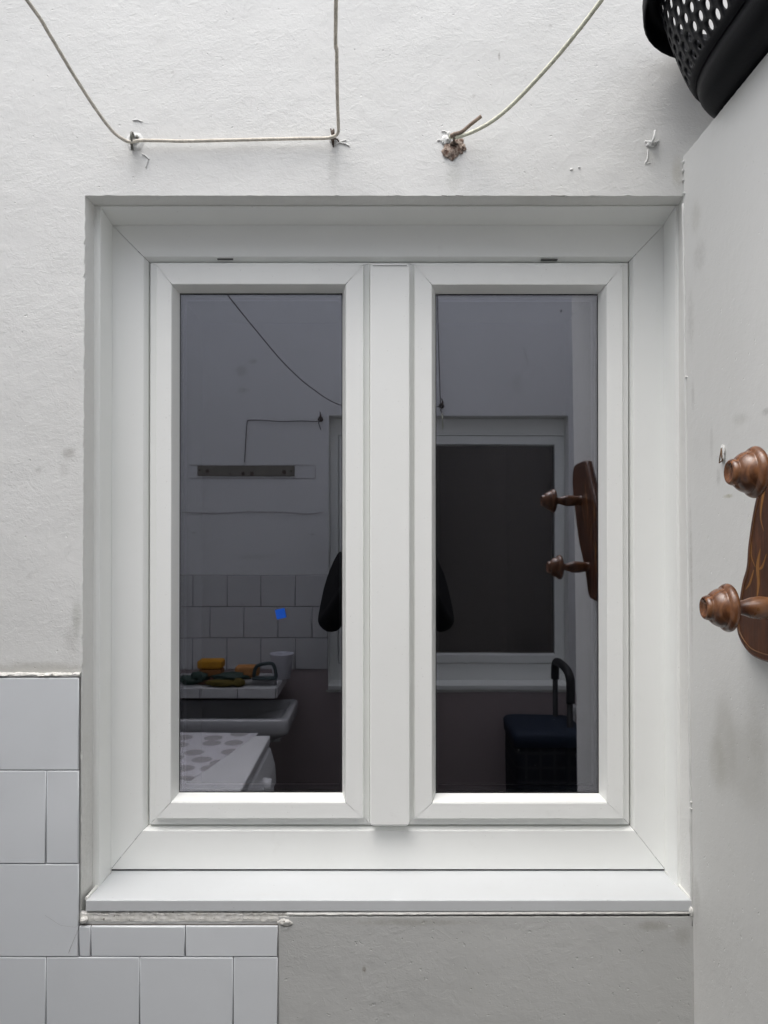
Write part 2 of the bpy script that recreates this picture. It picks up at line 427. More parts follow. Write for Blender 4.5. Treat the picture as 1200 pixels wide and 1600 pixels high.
# tiles on the window wall (> part of the wall): L-shaped field of glazed squares
PXM = 1.21 / F
def tile_panel(bm, cells, Y, sgn, bev=.0010, th=.006, gap=.0007):
    for (x0, x1, z0, z1) in cells:
        if x1 - x0 < .004 or z1 - z0 < .004: continue
        x0 += gap; x1 -= gap; z0 += gap; z1 -= gap
        tx, tz = random.uniform(-.0014, .0014), random.uniform(-.0011, .0011)
        o = random.uniform(0, .0004)
        def yy(x, z): return Y - sgn * (th + o + tx * ((x - x0) / (x1 - x0) - .5) + tz * ((z - z0) / (z1 - z0) - .5))
        A = [bm.verts.new((x, Y, z)) for x, z in ((x0, z0), (x1, z0), (x1, z1), (x0, z1))]
        B = [bm.verts.new((x, yy(x, z) + sgn * bev, z)) for x, z in ((x0, z0), (x1, z0), (x1, z1), (x0, z1))]
        e = bev * .35
        M = [bm.verts.new((x, yy(x, z) + sgn * bev * .35, z)) for x, z in ((x0 + e, z0 + e), (x1 - e, z0 + e), (x1 - e, z1 - e), (x0 + e, z1 - e))]
        e = bev * 1.3
        T = [bm.verts.new((x, yy(x, z), z)) for x, z in ((x0 + e, z0 + e), (x1 - e, z0 + e), (x1 - e, z1 - e), (x0 + e, z1 - e))]
        for P, Q in ((A, B), (B, M), (M, T)):
            for i in range(4):
                f = bm.faces.new((P[i], P[(i + 1) % 4], Q[(i + 1) % 4], Q[i])); f.smooth = P is not A
        bm.faces.new(T)
    bmesh.ops.recalc_face_normals(bm, faces=bm.faces[:])
def W0(px, py): p = at(px, py, 0); return p.x, p.z
cells = []
pitch = 145.5
xr_edge = 125.5
rows = [(1057.5, 1202), (1202, 1347), (1347, 1444), (1444, 1492), (1492, 1637.5), (1637.5, 1783), (1783, 1928.5), (1928.5, 2074), (2074, 2219), (2219, 2345)]
for ri, (t, b) in enumerate(rows):
    off = {0: 1.5, 1: 74.5, 2: 1.5, 3: 1.5, 4: 74.5}.get(ri, 1.5 if ri % 2 else 74.5)
    xe = 125.5 if ri < 3 else 435
    k = -12; x = off + pitch * k
    while x < xe:
        x2 = min(x + pitch, xe)
        if ri == 2 and x > 0: x2 = 125.5
        xa, zt = W0(x, t); xb, zb = W0(x2, b)
        if xa > XL and (ri != 3 or x > 100): cells.append((xa, xb, zb, zt))
        elif xa > XL and ri == 3:            # rows 3+4 are one whole tile left of the window
            pass
        x = x + pitch
# whole tiles of the notched row: stretch row 2 cells down to 1492 for x <= 0, and the notched tile in two pieces
cells = [c for c in cells]
fixed = []
for c in cells:
    x0, x1, z0, z1 = c
    zt2 = W0(0, 1347)[1]; zb2 = W0(0, 1444)[1]
    if abs(z1 - zt2) < 1e-4 and abs(z0 - zb2) < 1e-4: z0 = W0(0, 1492)[1]
    fixed.append((x0, x1, z0, z1))
xa, z1_ = W0(125.5, 1444); xb, z0_ = W0(144, 1492)
fixed.append((xa, xb, z0_, z1_))
x1_ = W0(435, 1444)[0]; xa2 = W0(144, 1444)[0]; xm = W0(291, 1444)[0]
fixed = [c for c in fixed if not (abs(c[3] - z1_) < 1e-4 and c[0] > xa)]
fixed += [(xa2, xm, z0_, z1_), (xm, x1_, z0_, z1_)]
bm = bmesh.new(); tile_panel(bm, fixed, 0, 1)
tp = link('tile_panel', bm, TILE, wwall)
bm = bmesh.new()
x0g, ztg = W0(-700, 1057); x1g, zmid = W0(125.2, 1442); bx(bm, XL + .01, x1g, -.0022, -.0001, zmid, ztg - .001)
x2g, _ = W0(434.5, 1442); bx(bm, XL + .01, x2g, -.0022, -.0001, .01, zmid - .0015)
link('grout_bed', bm, GROUT, tp)
# hairline crack across the notched tile
bm = bmesh.new()
tube(bm, [at(127, 1441, -.0068), at(121, 1455, -.0068), at(113, 1474, -.0068), at(107, 1489, -.0068)], .00016, 5)
tube(bm, [at(70, 1430, -.0068), at(95, 1446, -.0068), at(118, 1449, -.0068), at(124, 1443, -.0068)], .00007, 5)
link('tile_crack', bm, GROUT, tp)
bm = bmesh.new(); a_ = W0(435.8, 1434); bx(bm, a_[0], XP + .012, -.0028, -.0001, .005, W0(0, 1431.5)[1]); link('painted_dado', bm, MW2, wwall)
# ragged mortar: above the tiles and in the ledge below the sill
def ragged(bm, pa, pb, h0, h1, Y0, Y1, seed, n=160, am=1.):
    """strip from pa to pb with noisy upper/lower border and a lumpy face"""
    rows_ = []
    for i in range(n + 1):
        t = i / n; x = pa[0] + (pb[0] - pa[0]) * t; z = pa[1] + (pb[1] - pa[1]) * t
        lo = z - h0 * (1 + am * .45 * nz(x * 60, seed) + am * .3 * nz(x * 220, seed)); hi = z + h1 * (1 + am * .5 * nz(x * 50, seed + 4) + am * .4 * nz(x * 190, seed + 4))
        col = []
        for j, s in enumerate((0, .15, .4, .65, .87, 1)):
            prof = ((0, .8, 1, .95, .7, 0) if am > .7 or am < .4 else (0, 1, 1, .9, 1, 0))[j]
            y = Y0 + (Y1 - Y0) * max(0, prof + .35 * am * nz(x * 110, s * 6, seed) * (0 < j < 5))
            col.append(bm.verts.new((x, y, lo + (hi - lo) * s)))
        rows_.append(col)
    for i in range(n):
        for j in range(5):
            f = bm.faces.new((rows_[i][j], rows_[i + 1][j], rows_[i + 1][j + 1], rows_[i][j + 1]))
    bmesh.ops.recalc_face_normals(bm, faces=bm.faces[:])
bm = bmesh.new(); ragged(bm, W0(-500, 1053.5), W0(127, 1053.5), .0035, .003, .001, -.0062, 5, 500); link('mortar_bead', bm, MORTAR, wwall)
bm = bmesh.new(); ragged(bm, W0(124, 1433.5), W0(452, 1433.5), .0078, .0085, .003, -.0016, 8, 260, .6)
# broken corner lump
blob(bm, at(131, 1437, -.003), (.006, .006, .005), 3, .5, 3); blob(bm, at(446, 1440, -.001), (.012, .004, .007), 4, .5, 3)
link('mortar_ledge', bm, MORTAR, wwall)
bm = bmesh.new(); ragged(bm, W0(448, 1427.5), W0(1082, 1425), .0036, .0034, .003, -.0028, 12, 300, .35)
blob(bm, at(1080, 1424, -.002), (.004, .004, .009), 6, .5, 3); blob(bm, at(1083, 1433, -.002), (.003, .003, .004), 7, .5, 3)
link('sealant_line', bm, SEALANT, wwall)
# a ridge of plaster beside the tiles, small blobs and flakes on the wall
bm = bmesh.new()
for (px, py, r, s) in ((545, 1527, .0032, 1), (600, 1526, .0022, 2), (569, 1512, .0015, 3), (577, 1587, .002, 4), (893, 265, .0025, 5), (905, 262, .002, 6)):
    p = at(px, py, 0); blob(bm, p, (r, .0022, r * .8), s, .6, 2)
for (a, b) in (((566, 1534), (582, 1530)), ((228, 262), (231, 250)), ((222, 241), (233, 249)), ((527, 223), (546, 228)), ((524, 227), (541, 219)), ((700, 209), (690, 205)), ((683, 220), (690, 221)), ((207, 188), (222, 190))):
    pa, pb = at(*a, -.0006), at(*b, -.0006); tube(bm, smooth_path([pa, (pa + pb) / 2 + Vector((0, -.0006, .0015)), pb], 5), .0011, 6)
link('plaster_flakes', bm, MW, wwall)
bm = bmesh.new()
for pts_ in (((861, 305.5), (882, 306.5)), ((690, 305.3), (698, 306.2)), ((712, 305.3), (724, 306))):
    tube(bm, smooth_path([at(*q, -.0030 if q[1] > 1000 else -.0003) for q in pts_], 6), .00045, 5)
link('plaster_crack', bm, GROUT, wwall)

# right partition with a flat top
bm = bmesh.new()
ZP = at(1070, 246, 0).z
x0, x1, y0, y1 = XP, XR - .001, -.505, -.001
# jagged top edge
nn = 120; topL = []; 
for i in range(nn + 1):
    y = y0 + (y1 - y0) * i / nn
    topL.append((xpz(ZP) + .0006 * nz(y * 90, 4), y, ZP + .0013 * nz(y * 60, 8) + .0007 * nz(y * 200, 3)))
TL_ = [bm.verts.new(p) for p in topL]; MID = [bm.verts.new((xpz(ZP - .004), p[1], p[2] - .004)) for p in topL]
TB = [bm.verts.new((x0 + .006, p[1], ZP + .003)) for p in topL]
b0 = bm.verts.new((xpz(0), y0, 0)); b1 = bm.verts.new((xpz(0), y1, 0)); r0 = bm.verts.new((x1, y0, 0)); r1 = bm.verts.new((x1, y1, 0))
t0 = bm.verts.new((x1, y0, ZP + .003)); t1 = bm.verts.new((x1, y1, ZP + .003))
for i in range(nn):
    bm.faces.new((MID[i], MID[i + 1], TL_[i + 1], TL_[i])); bm.faces.new((TL_[i], TL_[i + 1], TB[i + 1], TB[i]))
bm.faces.new([b0, b1] + MID[::-1]); bm.faces.new(TB + [t1, t0])
bm.faces.new([r0, b0, MID[0], TL_[0], TB[0], t0]); bm.faces.new([b1, r1, t1, TB[-1], TL_[-1], MID[-1]]); bm.faces.new((r0, r1, t1, t0)); bm.faces.new((b0, b1, r1, r0))
bmesh.ops.recalc_face_normals(bm, faces=bm.faces[:])
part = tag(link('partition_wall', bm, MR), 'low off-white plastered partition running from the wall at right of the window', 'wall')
# filler seam in the corner between the partition and the window wall, with chips
bm = bmesh.new()
pts = [Vector((xpz(z) - .0008 + .0008 * nz(z * 40, 2), -.0012 + .0007 * nz(z * 33, 7), z)) for z in [at(0, 1445, 0).z + .012 * i for i in range(98)]]
pts = [p for p in pts if p.z < ZP]
tube(bm, pts, [.0022 + .0012 * nz(p.z * 90, 6) for p in pts], 8)
for (px, py, r) in ((1070, 268, .0028), (1069, 283, .0022), (1071, 255, .003), (1073, 305, .0028), (1071, 590, .002), (1080, 1262, .002), (1072, 1252, .002)):
    blob(bm, (xpz(at(px, py, 0).z) - .001, -.002 - random.random() * .004, at(px, py, 0).z), (.002, .003, r), px + py, .6, 2)
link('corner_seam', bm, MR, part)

# ground
bm = bmesh.new(); bx(bm, -30, 30, -30, 30, -.3, 0)
g = link('ground', bm, simple('ground_concrete', (.05, .047, .043), .8, .3, 0, .25, 6, .002, 60)); g['kind'] = 'structure'
# side walls of the light well
bm = bmesh.new(); bx(bm, XL - .25, XL - .0005, YO - .25, .25, 0, TOP)
tag(link('plaster_wall', bm, MOUT), 'white side wall closing the little courtyard on the left', 'wall')
bm = bmesh.new(); bx(bm, XR + .0005, XR + .25, YO - .25, .25, 0, TOP)
tag(link('plaster_wall', bm, MOUT), 'white side wall closing the little courtyard on the right', 'wall')

# opposite wall with its own window opening
bm = bmesh.new()
oTL = mir(513, 649, YO); oBR = mir(889, 1078, YO)
ocs = [(oTL.x, oTL.z), (oBR.x, oTL.z), (oBR.x, oBR.z), (oTL.x, oBR.z)]
wall_with_hole(bm, XL, XR, 0, TOP, ocs, YO, .25, -1, 31, .0005, (0, 0, 0, 0))
ow = tag(link('plaster_wall', bm, [MO, MGRIT]), 'grey-white wall mirrored in both panes, with tiles, a metal strip and a wide window', 'wall')
# its tile band
cells = []
sx = mir(409, 0, YO).x; pw = mir(462, 0, YO).x - mir(409, 0, YO).x
zt = mir(0, 898, YO).z; zb = mir(0, 1046, YO).z; ph = (zt - zb) / 3
for r_ in range(3):
    x = sx - pw * 20 + (pw / 2 if r_ == 1 else 0)
    while x < oTL.x:
        xb = min(x + pw, oTL.x)
        if x > XL: cells.append((x, xb, zt - ph * (r_ + 1), zt - ph * r_))
        x += pw
bm = bmesh.new(); tile_panel(bm, cells, YO, -1, .0022, .008, .0012); otp = link('tile_panel', bm, TILE2, ow)
bm = bmesh.new(); bx(bm, XL + .01, oTL.x - .001, YO + .0001, YO + .003, zb, zt); link('grout_bed', bm, GROUT, otp)
bm = bmesh.new(); bx(bm, XL + .01, XR - .01, YO + .0001, YO + .004, .001, zb - .002 if False else oBR.z - .012)
bx(bm, XL + .01, oTL.x, YO + .0001, YO + .0041, oBR.z - .0118, zb - .001)
link('painted_dado', bm, MO2, ow)

# ------------------------------------------------------------------ windows
def ring(name, rects, mat, parent, gap=.0004, bevel=.0011, closed=False):
    """rectangular profile mitred at the corners: rects = list of (xl, xr, zb, zt, y)"""
    bm = bmesh.new()
    def corners(r, side, g):
        xl, xr, zb, zt, y = r
        return {'t': ((xl + g, y, zt), (xr - g, y, zt)), 'b': ((xr - g, y, zb), (xl + g, y, zb)),
                'l': ((xl, y, zb + g), (xl, y, zt - g)), 'r': ((xr, y, zt - g), (xr, y, zb + g))}[side]
    for side in 'tbrl':
        prev = None
        for r in rects:
            a, b = [bm.verts.new(c) for c in corners(r, side, gap)]
            if prev: bm.faces.new((prev[0], prev[1], b, a))
            prev = (a, b)
    bmesh.ops.recalc_face_normals(bm, faces=bm.faces[:])
    return link(name, bm, mat, parent, False, bevel, 2)
def off(r, d, y=None, dt=None):
    xl, xr, zb, zt, yy = r; dt = d if dt is None else dt
    return (xl + d, xr - d, zb + d, zt - dt, yy if y is None else y)

win = empty('casement_window', 'white double casement window with dark reflecting panes in the plaster wall', 'window', (0, 0, 0))
# lining of the reveal
ra = rect(148, 1062, 1425, 321.5, .040); ra0 = off(ra, -.004, .040); ra1 = off(ra0, 0, .060)
rb = rect(156.5, 1053.5, 1425, 325.5, .0425); 
rb = (rb[0], rb[1], ra[2] + .001, rb[3], .0425)
rc = rect(173.5, 1036.5, 1400, 352, .0905); rc = (rc[0], rc[1], ra[2] + .002, rc[3], .0905)
rd = (rc[0], rc[1], rc[2], rc[3], .135)
ring('reveal_lining', [ra1, ra0, ra, off(ra, .0008, .0385), off(rb, -.0008, .0385), rb, rc, rd], PVC, win, .0002, .0008)
# fixed outer frame
F0 = rect(173.0, 1037.0, 1358.5, 351.5, .090)
F1 = rect(222.5, 990, 1298, 401, .090)
F2 = rect(231, 982.8, 1290, 409, .100)
ring('outer_frame', [off(F0, -.0, .20), off(F0, 0, .130), F0, F1, F2, off(F2, 0, .125), off(F2, .02, .125), off(F2, .02, .15), off(F0, .03, .20)], PVC, win)
# drainage slots in the head
for (a, b, y_) in ((339.5, 364, 404.6), (845.5, 871, 405.4)):
    bm = bmesh.new(); pa = at(a, y_ + .9, .0935); pb = at(b, y_ - .7, .0935); bx(bm, pa.x, pb.x, .0930, .10, pa.z, pb.z)
    link('drainage_slot', bm, SLOT, win)
def sash(S1, S3, S4, S5, name='sash'):
    s1 = rect(*S1, .094); s3 = rect(*S3, .082); s4 = rect(*S4, .082); s5 = rect(*S5, .105)
    s2 = off(s3, -.0006, .0935)
    s1 = (s1[0], s1[1], s1[2], s1[3], .0935)
    sh = ring('sash', [off(s1, 0, .118), s1, s2, s3, s4, off(s4, 0, .084)], PVC, win, .0004, .0016)
    ring('glazing_bead', [off(s4, .0002, .0838), off(s4, .0004, .0832), s5, off(s5, 0, .150), off(s4, -.02, .150)], PVC, sh, .0001, .0005)
    ring('gasket', [off(s5, -.0004, .1046), off(s5, .0012, .1046, .0022), off(s5, .0012, .108, .0022)], BLACK, sh, 0, 0)
    bm = bmesh.new(); xl, xr, zb, zt, y = s5
    bx(bm, xl, xr, YG, YG + .004, zb, zt); link('pane', bm, GLASS, sh)
    ring('spacer_bar', [off(s5, .001, .1110), off(s5, .0060, .1110), off(s5, .0062, .128)], GREYSP, sh, 0, 0)
    return sh
sash((233.2, 577.5, 1288.5, 410.4), (242.5, 568, 1279.5, 412.8), (267, 540, 1253.5, 444.5), (280, 535, 1238, 458.6))
sash((638.5, 981.3, 1288.5, 410.6), (647.5, 973, 1279.8, 413.2), (675.5, 947.5, 1254.2, 445.2), (680.8, 934, 1239, 459.6))
# cover strip over the meeting stiles
bm = bmesh.new(); a = at(577.8, 1291.5, .072); b = at(640.2, 412, .072)
c1 = at(577.8, 1286, .072).z; c2 = at(577.8, 419, .072).z; e = .0048
outl = [(a.x + e, a.z), (b.x - e, a.z), (b.x, a.z + e), (b.x, b.z - e), (b.x - e, b.z), (a.x + e, b.z), (a.x, b.z - e), (a.x, a.z + e)]
poly_prism(bm, outl, 'y', .0725, .098)
mu = link('mullion_cover', bm, PVC, win, False, .0022, 3)
bm = bmesh.new(); q0 = at(576, 1288.5, .0965); q1 = at(640, 411, .0965); bx(bm, q0.x, q1.x, .0965, .117, q0.z, q1.z); link('meeting_stile', bm, PVC, win)
bm = bmesh.new(); bx(bm, a.x + e, b.x - e, .0712, .0985, b.z - .0035, b.z - .0030); 
bx(bm, a.x + .004, b.x - .004, .0716, .0985, a.z + .0026, a.z + .0031)
link('end_cap_joint', bm, simple('cap_joint', (.25, .25, .25), .6), mu)
# sill
bm = bmesh.new()
sb = at(600, 1361.5, .0900).z; sf = at(600, 1406.5, -.003).z; sl = at(600, 1424.5, -.003).z
def sx(px, y): return at(px, 1400, y).x
prof = [(-.003, sl), (-.003, sf), (.0905, sb), (.115, sb + .0004), (.115, sl), (.02, sl)]
xf0, xf1 = sx(133.5, -.003), sx(1081.5, -.003)
XB0, XB1 = at(172, 1380, .09).x + .0005, at(1040, 1380, .09).x
V = []
for (y, z) in prof:
    t = max(0, min(1, (y + .003) / .093))
    V.append((bm.verts.new((xf0 + (XB0 - xf0) * t, y, z)), bm.verts.new((xf1 + (XB1 - xf1) * t, y, z))))
for i in range(len(V)): j = (i + 1) % len(V); bm.faces.new((V[i][0], V[i][1], V[j][1], V[j][0]))
bm.faces.new([v[0] for v in V]); bm.faces.new([v[1] for v in V][::-1])
bmesh.ops.recalc_face_normals(bm, faces=bm.faces[:])
link('window_sill', bm, SILLM, win, False, .0016, 3)
# shade in the gap between frame and sill, drawn as a black strip
bm = bmesh.new(); p0 = at(174, 1360, .093); p1 = at(1041, 1360, .093); bx(bm, p0.x, p1.x, .093, .12, sb - .001, sb + .012); link('joint_shade', bm, BLACK, win)
# sealant beads where the lining meets the sill and the plaster
bm = bmesh.new()
for s in (0, 1):
    xs = (lambda y: xf0 + (XB0 - xf0) * (y + .003) / .093) if s == 0 else (lambda y: xf1 + (XB1 - xf1) * (y + .003) / .093)
    pts = []
    for i in range(40):
        y = .0 + .088 * i / 39; z = sf + (sb - sf) * (y + .003) / .093
        pts.append(Vector((xs(y) + .0005 * nz(y * 120, s), y, z + .001)))
    tube(bm, pts, [.0026 + .001 * nz(p.y * 140, 3 + s) for p in pts], 8)
link('sealant_bead', bm, SEALANT, win)

# dark room behind the casement
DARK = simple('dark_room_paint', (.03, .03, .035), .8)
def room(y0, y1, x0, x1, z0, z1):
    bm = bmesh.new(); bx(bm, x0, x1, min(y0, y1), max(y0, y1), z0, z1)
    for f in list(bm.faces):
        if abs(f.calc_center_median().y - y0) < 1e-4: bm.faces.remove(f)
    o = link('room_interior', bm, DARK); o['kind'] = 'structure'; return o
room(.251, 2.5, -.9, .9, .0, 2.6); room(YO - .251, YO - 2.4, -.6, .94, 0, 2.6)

# wide window of the opposite wall
win2 = empty('fixed_window', 'wide white window with dark pane mirrored in the right-hand pane', 'window', (0, 0, 0))
G0 = mrect(518, 888.5, 1063, 665, YO - .085); G1 = mrect(528, 882.5, 1037, 680, YO - .085)
G0 = (G0[0] - .03, min(G0[1], oBR.x - .001), G0[2], G0[3], G0[4])
G2 = off(G1, .003, YO - .095); S4_ = mrect(548, 867, 1024, 694, YO - .08); S5_ = mrect(551, 865, 1020, 697, YO - .105)
G00 = (oTL.x + .001, oBR.x - .001, G0[2], oTL.z - .002, YO - .085)
ring('outer_frame', [off(G00, 0, YO - .2), G00, G1, G2, off(G2, 0, YO - .12)], PVC, win2, .0004, .001)
s2 = ring('sash', [off(G2, .002, YO - .118), off(G2, .002, YO - .08), S4_, S5_, off(S5_, 0, YO - .15), off(G1, -.02, YO - .15)], PVC, win2, .0004, .001)
bm = bmesh.new(); bx(bm, S5_[0], S5_[1], YO - .109, YO - .105, S5_[2], S5_[3]); link('pane', bm, glass('far_window_glass', .045, (.93, .9, .9), (.75, .72, .7), .28), s2)
bm = bmesh.new(); zs = mir(600, 1062.5, YO - .085).z; zf = mir(600, 1071, YO).z
poly_prism(bm, [(YO - .12, zs), (YO + .012, zf), (YO + .012, zf - .018), (YO + .002, zf - .018), (YO + .002, zf - .03), (YO - .12, zf - .03)], 'x', oTL.x + .001, oBR.x - .001)
link('window_sill', bm, PVC, win2, False, .001)
bm = bmesh.new(); ragged(bm, (oTL.x - .01, oBR.z - .004), (oBR.x, oBR.z - .004), .005, .004, YO + .001, YO + .008, 3, 120); link('sealant_line', bm, SEALANT, win2)

# ------------------------------------------------------------------ wall anchors and clothes lines
def screw_eye(bm, p, s=1., mi=0):
    p = Vector(p)
    tube(bm, [p + Vector((0, .006, 0)), p + Vector((0, -.007 * s, 0))], .0022 * s, 8, mi)
    ringp = [p + Vector((0, -.0125 * s, 0)) + Vector((0, math.cos(a), math.sin(a))) * .0075 * s for a in [2 * math.pi * k / 18 for k in range(19)]]
    tube(bm, ringp, .0017 * s, 7, mi)
def hole_crater(bm, p, r, seed, mi=1):
    """broken rim of plaster round the plug"""
    n = 26; rings = []
    for k, (rr, y) in enumerate(((.45, .001), (.75, -.0025), (1.0, -.0018), (1.35, .0004))):
        rings.append([bm.verts.new((p[0] + math.cos(a) * r * rr * (1 + .3 * nz(math.cos(a) * 2, math.sin(a) * 2, seed + k)), p[1] + y * (1 + .5 * nz(a * 2, seed, k)), p[2] + math.sin(a) * r * rr * (1 + .3 * nz(math.cos(a) * 2, math.sin(a) * 2, seed)))) for a in [2 * math.pi * i / n for i in range(n)]])
    for k in range(3):
        for i in range(n):
            f = bm.faces.new((rings[k][i], rings[k][(i + 1) % n], rings[k + 1][(i + 1) % n], rings[k + 1][i])); f.material_index = mi; f.smooth = True
    f = bm.faces.new(rings[0]); f.material_index = 2
HOLE = simple('hole_dark', (.03, .018, .014), .9)
h1 = at(211, 222, 0); h2 = at(521, 217, 0); h3 = at(706, 228, 0); h4 = at(1018, 220, 0)
def hook(p, label, r, seed, mat, s):
    e = empty('wall_hook', label, 'hook', p, 'clothesline hooks above the window')
    bm = bmesh.new(); hole_crater(bm, (0, 0, 0), r, seed); c = link('wall_plug', bm, [mat, MW, HOLE], e)
    bm = bmesh.new(); screw_eye(bm, (0, 0, .001), s); link('eye_screw', bm, mat, e)
    return e
k1 = hook(h1, 'grey eye screw in a chipped hole at the lower end of the left slanting cord', .0118, 1, GALV, 1.0)
bm = bmesh.new(); tube(bm, [(-.004, -.004, .012), (-.0045, -.006, .0), (-.003, -.004, -.015)], .0022, 7); tube(bm, [(.004, -.003, .009), (.0045, -.005, .004)], .0016, 7); link('bent_nail', bm, GALV, k1)
k2 = hook(h2, 'dark twisted nail hook where the beige cord turns upwards, above the left sash', .006, 2, RUST, .85)
bm = bmesh.new()
for (a, b) in (((-.004, -.005, .014), (-.001, -.003, -.012)), ((.001, -.006, .013), (.0, -.003, -.015)), ((-.006, -.004, .0), (-.0005, -.005, -.008)), ((.002, -.004, -.002), (.009, -.001, -.005))):
    tube(bm, [a, ((a[0] + b[0]) / 2 + .0008, -.006, (a[2] + b[2]) / 2), b], .0012, 6)
link('bent_nail', bm, RUST, k2)
# third anchor: wooden plug in a broken patch
k3 = empty('wall_hook', 'broken brown wooden plug in the wall holding the cream rope', 'hook', h3, 'clothesline hooks above the window')
PLUG = N('raw_plug'); PLUG.color(PLUG.mix(PLUG.ramp(PLUG.noise(160, 5, .7), .35, .65), (.17, .11, .085), (.50, .42, .36))); PLUG.rough(.9, .1); PLUG.bump(PLUG.noise(240, 5, .7), .003); PLUG = PLUG.m
bm = bmesh.new(); blob(bm, (-.002, -.001, -.009), (.0135, .0045, .0130), 2, .35, 4, 2); blob(bm, (.011, -.0005, -.002), (.0095, .0035, .0125), 5, .6, 4, 2.5); link('wooden_plug', bm, PLUG, k3)
bm = bmesh.new(); screw_eye(bm, (.002, -.003, .003), .8)
blob(bm, (.003, -.004, .001), (.006, .004, .004), 8, .6, 3); link('eye_screw', bm, RUST, k3)
bm = bmesh.new(); blob(bm, (-.009, -.002, .009), (.007, .0035, .0075), 9, .7, 3, 3); blob(bm, (-.005, -.003, .018), (.0026, .003, .0045), 3, .7, 2); link('plaster_lump', bm, simple('white_filler', (.80, .80, .78), .7, .3, 0, .1, 60, .002, 200), k3)
# fourth: painted-over hook
k4 = empty('wall_hook', 'small hook painted over white, alone near the black basket', 'hook', h4, 'clothesline hooks above the window')
bm = bmesh.new(); tube(bm, smooth_path([(-.001, .002, -.006), (-.001, -.008, -.005), (.001, -.010, .002), (.003, -.008, .012)], 5), .0022, 8)
tube(bm, smooth_path([(-.010, .0, -.001), (-.003, -.004, -.004), (.004, -.004, -.005), (.011, 0, .0), (.010, .0, -.005)], 5), .0016, 7); blob(bm, (-.001, -.001, -.006), (.008, .003, .005), 3, .5, 3)
tube(bm, smooth_path([(-.006, .0, -.014), (-.007, -.0008, -.030), (-.010, .0, -.037), (-.002, -.0002, -.036)], 4), .0012, 6)
link('painted_hook', bm, MW, k4)

def ray(px, py, d): return at(px, py, d - D)     # d = distance in front of the camera
bm = bmesh.new()
l1 = [Vector((.6, 0, 0))]
A0 = ray(42, 0, 1.0); dirn = A0 - at(211, 221, -.012)
path = [A0 + dirn * 8.1, A0 + dirn * 3, A0 + dirn * .8, A0, ray(78, 55, 1.05), ray(112, 112, 1.10), ray(148, 168, 1.148), ray(176, 205, 1.178), ray(196, 219.5, 1.192), ray(206, 221.5, 1.196), ray(222, 219.5, 1.198),
        ray(262, 220, 1.199), ray(290, 220.5, 1.199), ray(380, 218.5, 1.199), ray(470, 216.5, 1.199), ray(508, 216, 1.198), ray(519, 214, 1.192), ray(525.5, 211, 1.188), ray(528.5, 205, 1.184), ray(528.5, 190, 1.172), ray(527, 150, 1.128), ray(526, 80, 1.04), ray(525, 0, .93)]
B0 = ray(525, 0, .93); path += [B0 + (B0 - h2) * 2.5, Vector((.06, YO + .002, 2.42))]
sp = smooth_path(path, 10)
tube(bm, sp, .0026, 12)
tag(link('clothesline', bm, ROPE, None, True), 'thin beige cord strung from top left over two hooks and up at centre', 'cord')
bm = bmesh.new(); tube(bm, smooth_path([A0 + dirn * 8.1 + Vector((0, .002, 0)), A0 + dirn * 8.1 + Vector((0, -.01, 0))], 2), .004, 8); bm.free()
bm = bmesh.new()
E0 = ray(940, 0, 1.0); dE = E0 - ray(900, 54, 1.05)
path = [ray(702, 213.5, 1.196), ray(712, 214.5, 1.192), ray(724, 211.5, 1.186), ray(745, 203, 1.175), ray(768, 190, 1.160), ray(790, 173, 1.143), ray(815, 149, 1.120), ray(845, 117, 1.092), ray(875, 83, 1.066), ray(905, 46, 1.035), E0, E0 + dE * 2.5, Vector((XR - .001, -.72, 2.8))]
tube(bm, smooth_path(path, 10), .0030, 12)
tag(link('clothesline', bm, ROPEW, None, True), 'cream rope curving up to the right from the broken plug', 'rope')
bm = bmesh.new(); sp = smooth_path([ray(704, 213, 1.192), ray(712, 209, 1.188), ray(722, 205.5, 1.184), ray(736, 194, 1.180), ray(752, 181.5, 1.176)], 8)
tube(bm, sp, [.0034] * 8 + [.0028] * (len(sp) - 8), 10); tag(link('rope_stub', bm, ROPEB, None, True), 'short cut end of brown cord sticking out beside the cream rope', 'cord')

# ------------------------------------------------------------------ coat rack on the partition
XF = XP - .012
rk = empty('coat_rack', 'dark carved wooden coat rack with turned pegs on the right partition', 'coat rack', (XP, -.32, H))
outl = [(.872, .149), (.893, .122), (.915, .092), (.944, .058), (.964, .025), (.980, -.024), (.985, -.054), (.998, -.078), (1.009, -.115), (1.0135, -.133), (1.008, -.150), (.991, -.163), (.970, -.1705), (.945, -.172), (.92, -.171),
        (.895, -.168), (.880, -.150), (.871, -.132), (.852, -.100), (.822, -.065), (.798, -.031), (.768, .030), (.748, .080), (.741, .110), (.746, .135), (.762, .149), (.80, .153), (.85, .153)]
loop = smooth_path([(a - D + .32, b, 0) for a, b in outl + [outl[0]]], 4)[:-1]
def inset(lp, d):
    n = len(lp); out = []
    for i in range(n):
        t = (lp[(i + 1) % n] - lp[i - 1]).normalized(); nn_ = Vector((-t.y, t.x, 0))
        out.append(lp[i] + nn_ * d)
    return out
area = sum(loop[i - 1].x * loop[i].y - loop[i].x * loop[i - 1].y for i in range(len(loop)))
sg = 1 if area > 0 else -1
bm = bmesh.new()
layers = [(loop, .0035), (loop, -.007), (inset(loop, sg * .0012), -.0105), (inset(loop, sg * .004), -.012)]
rr = [[bm.verts.new((w, p.x, p.y)) for p in lp] for lp, w in layers]
for A_, B_ in zip(rr, rr[1:]):
    for i in range(len(loop)): bm.faces.new((A_[i], A_[(i + 1) % len(loop)], B_[(i + 1) % len(loop)], B_[i])).smooth = True
bm.faces.new(rr[-1]); bm.faces.new(rr[0][::-1]); bmesh.ops.recalc_face_normals(bm, faces=bm.faces[:])
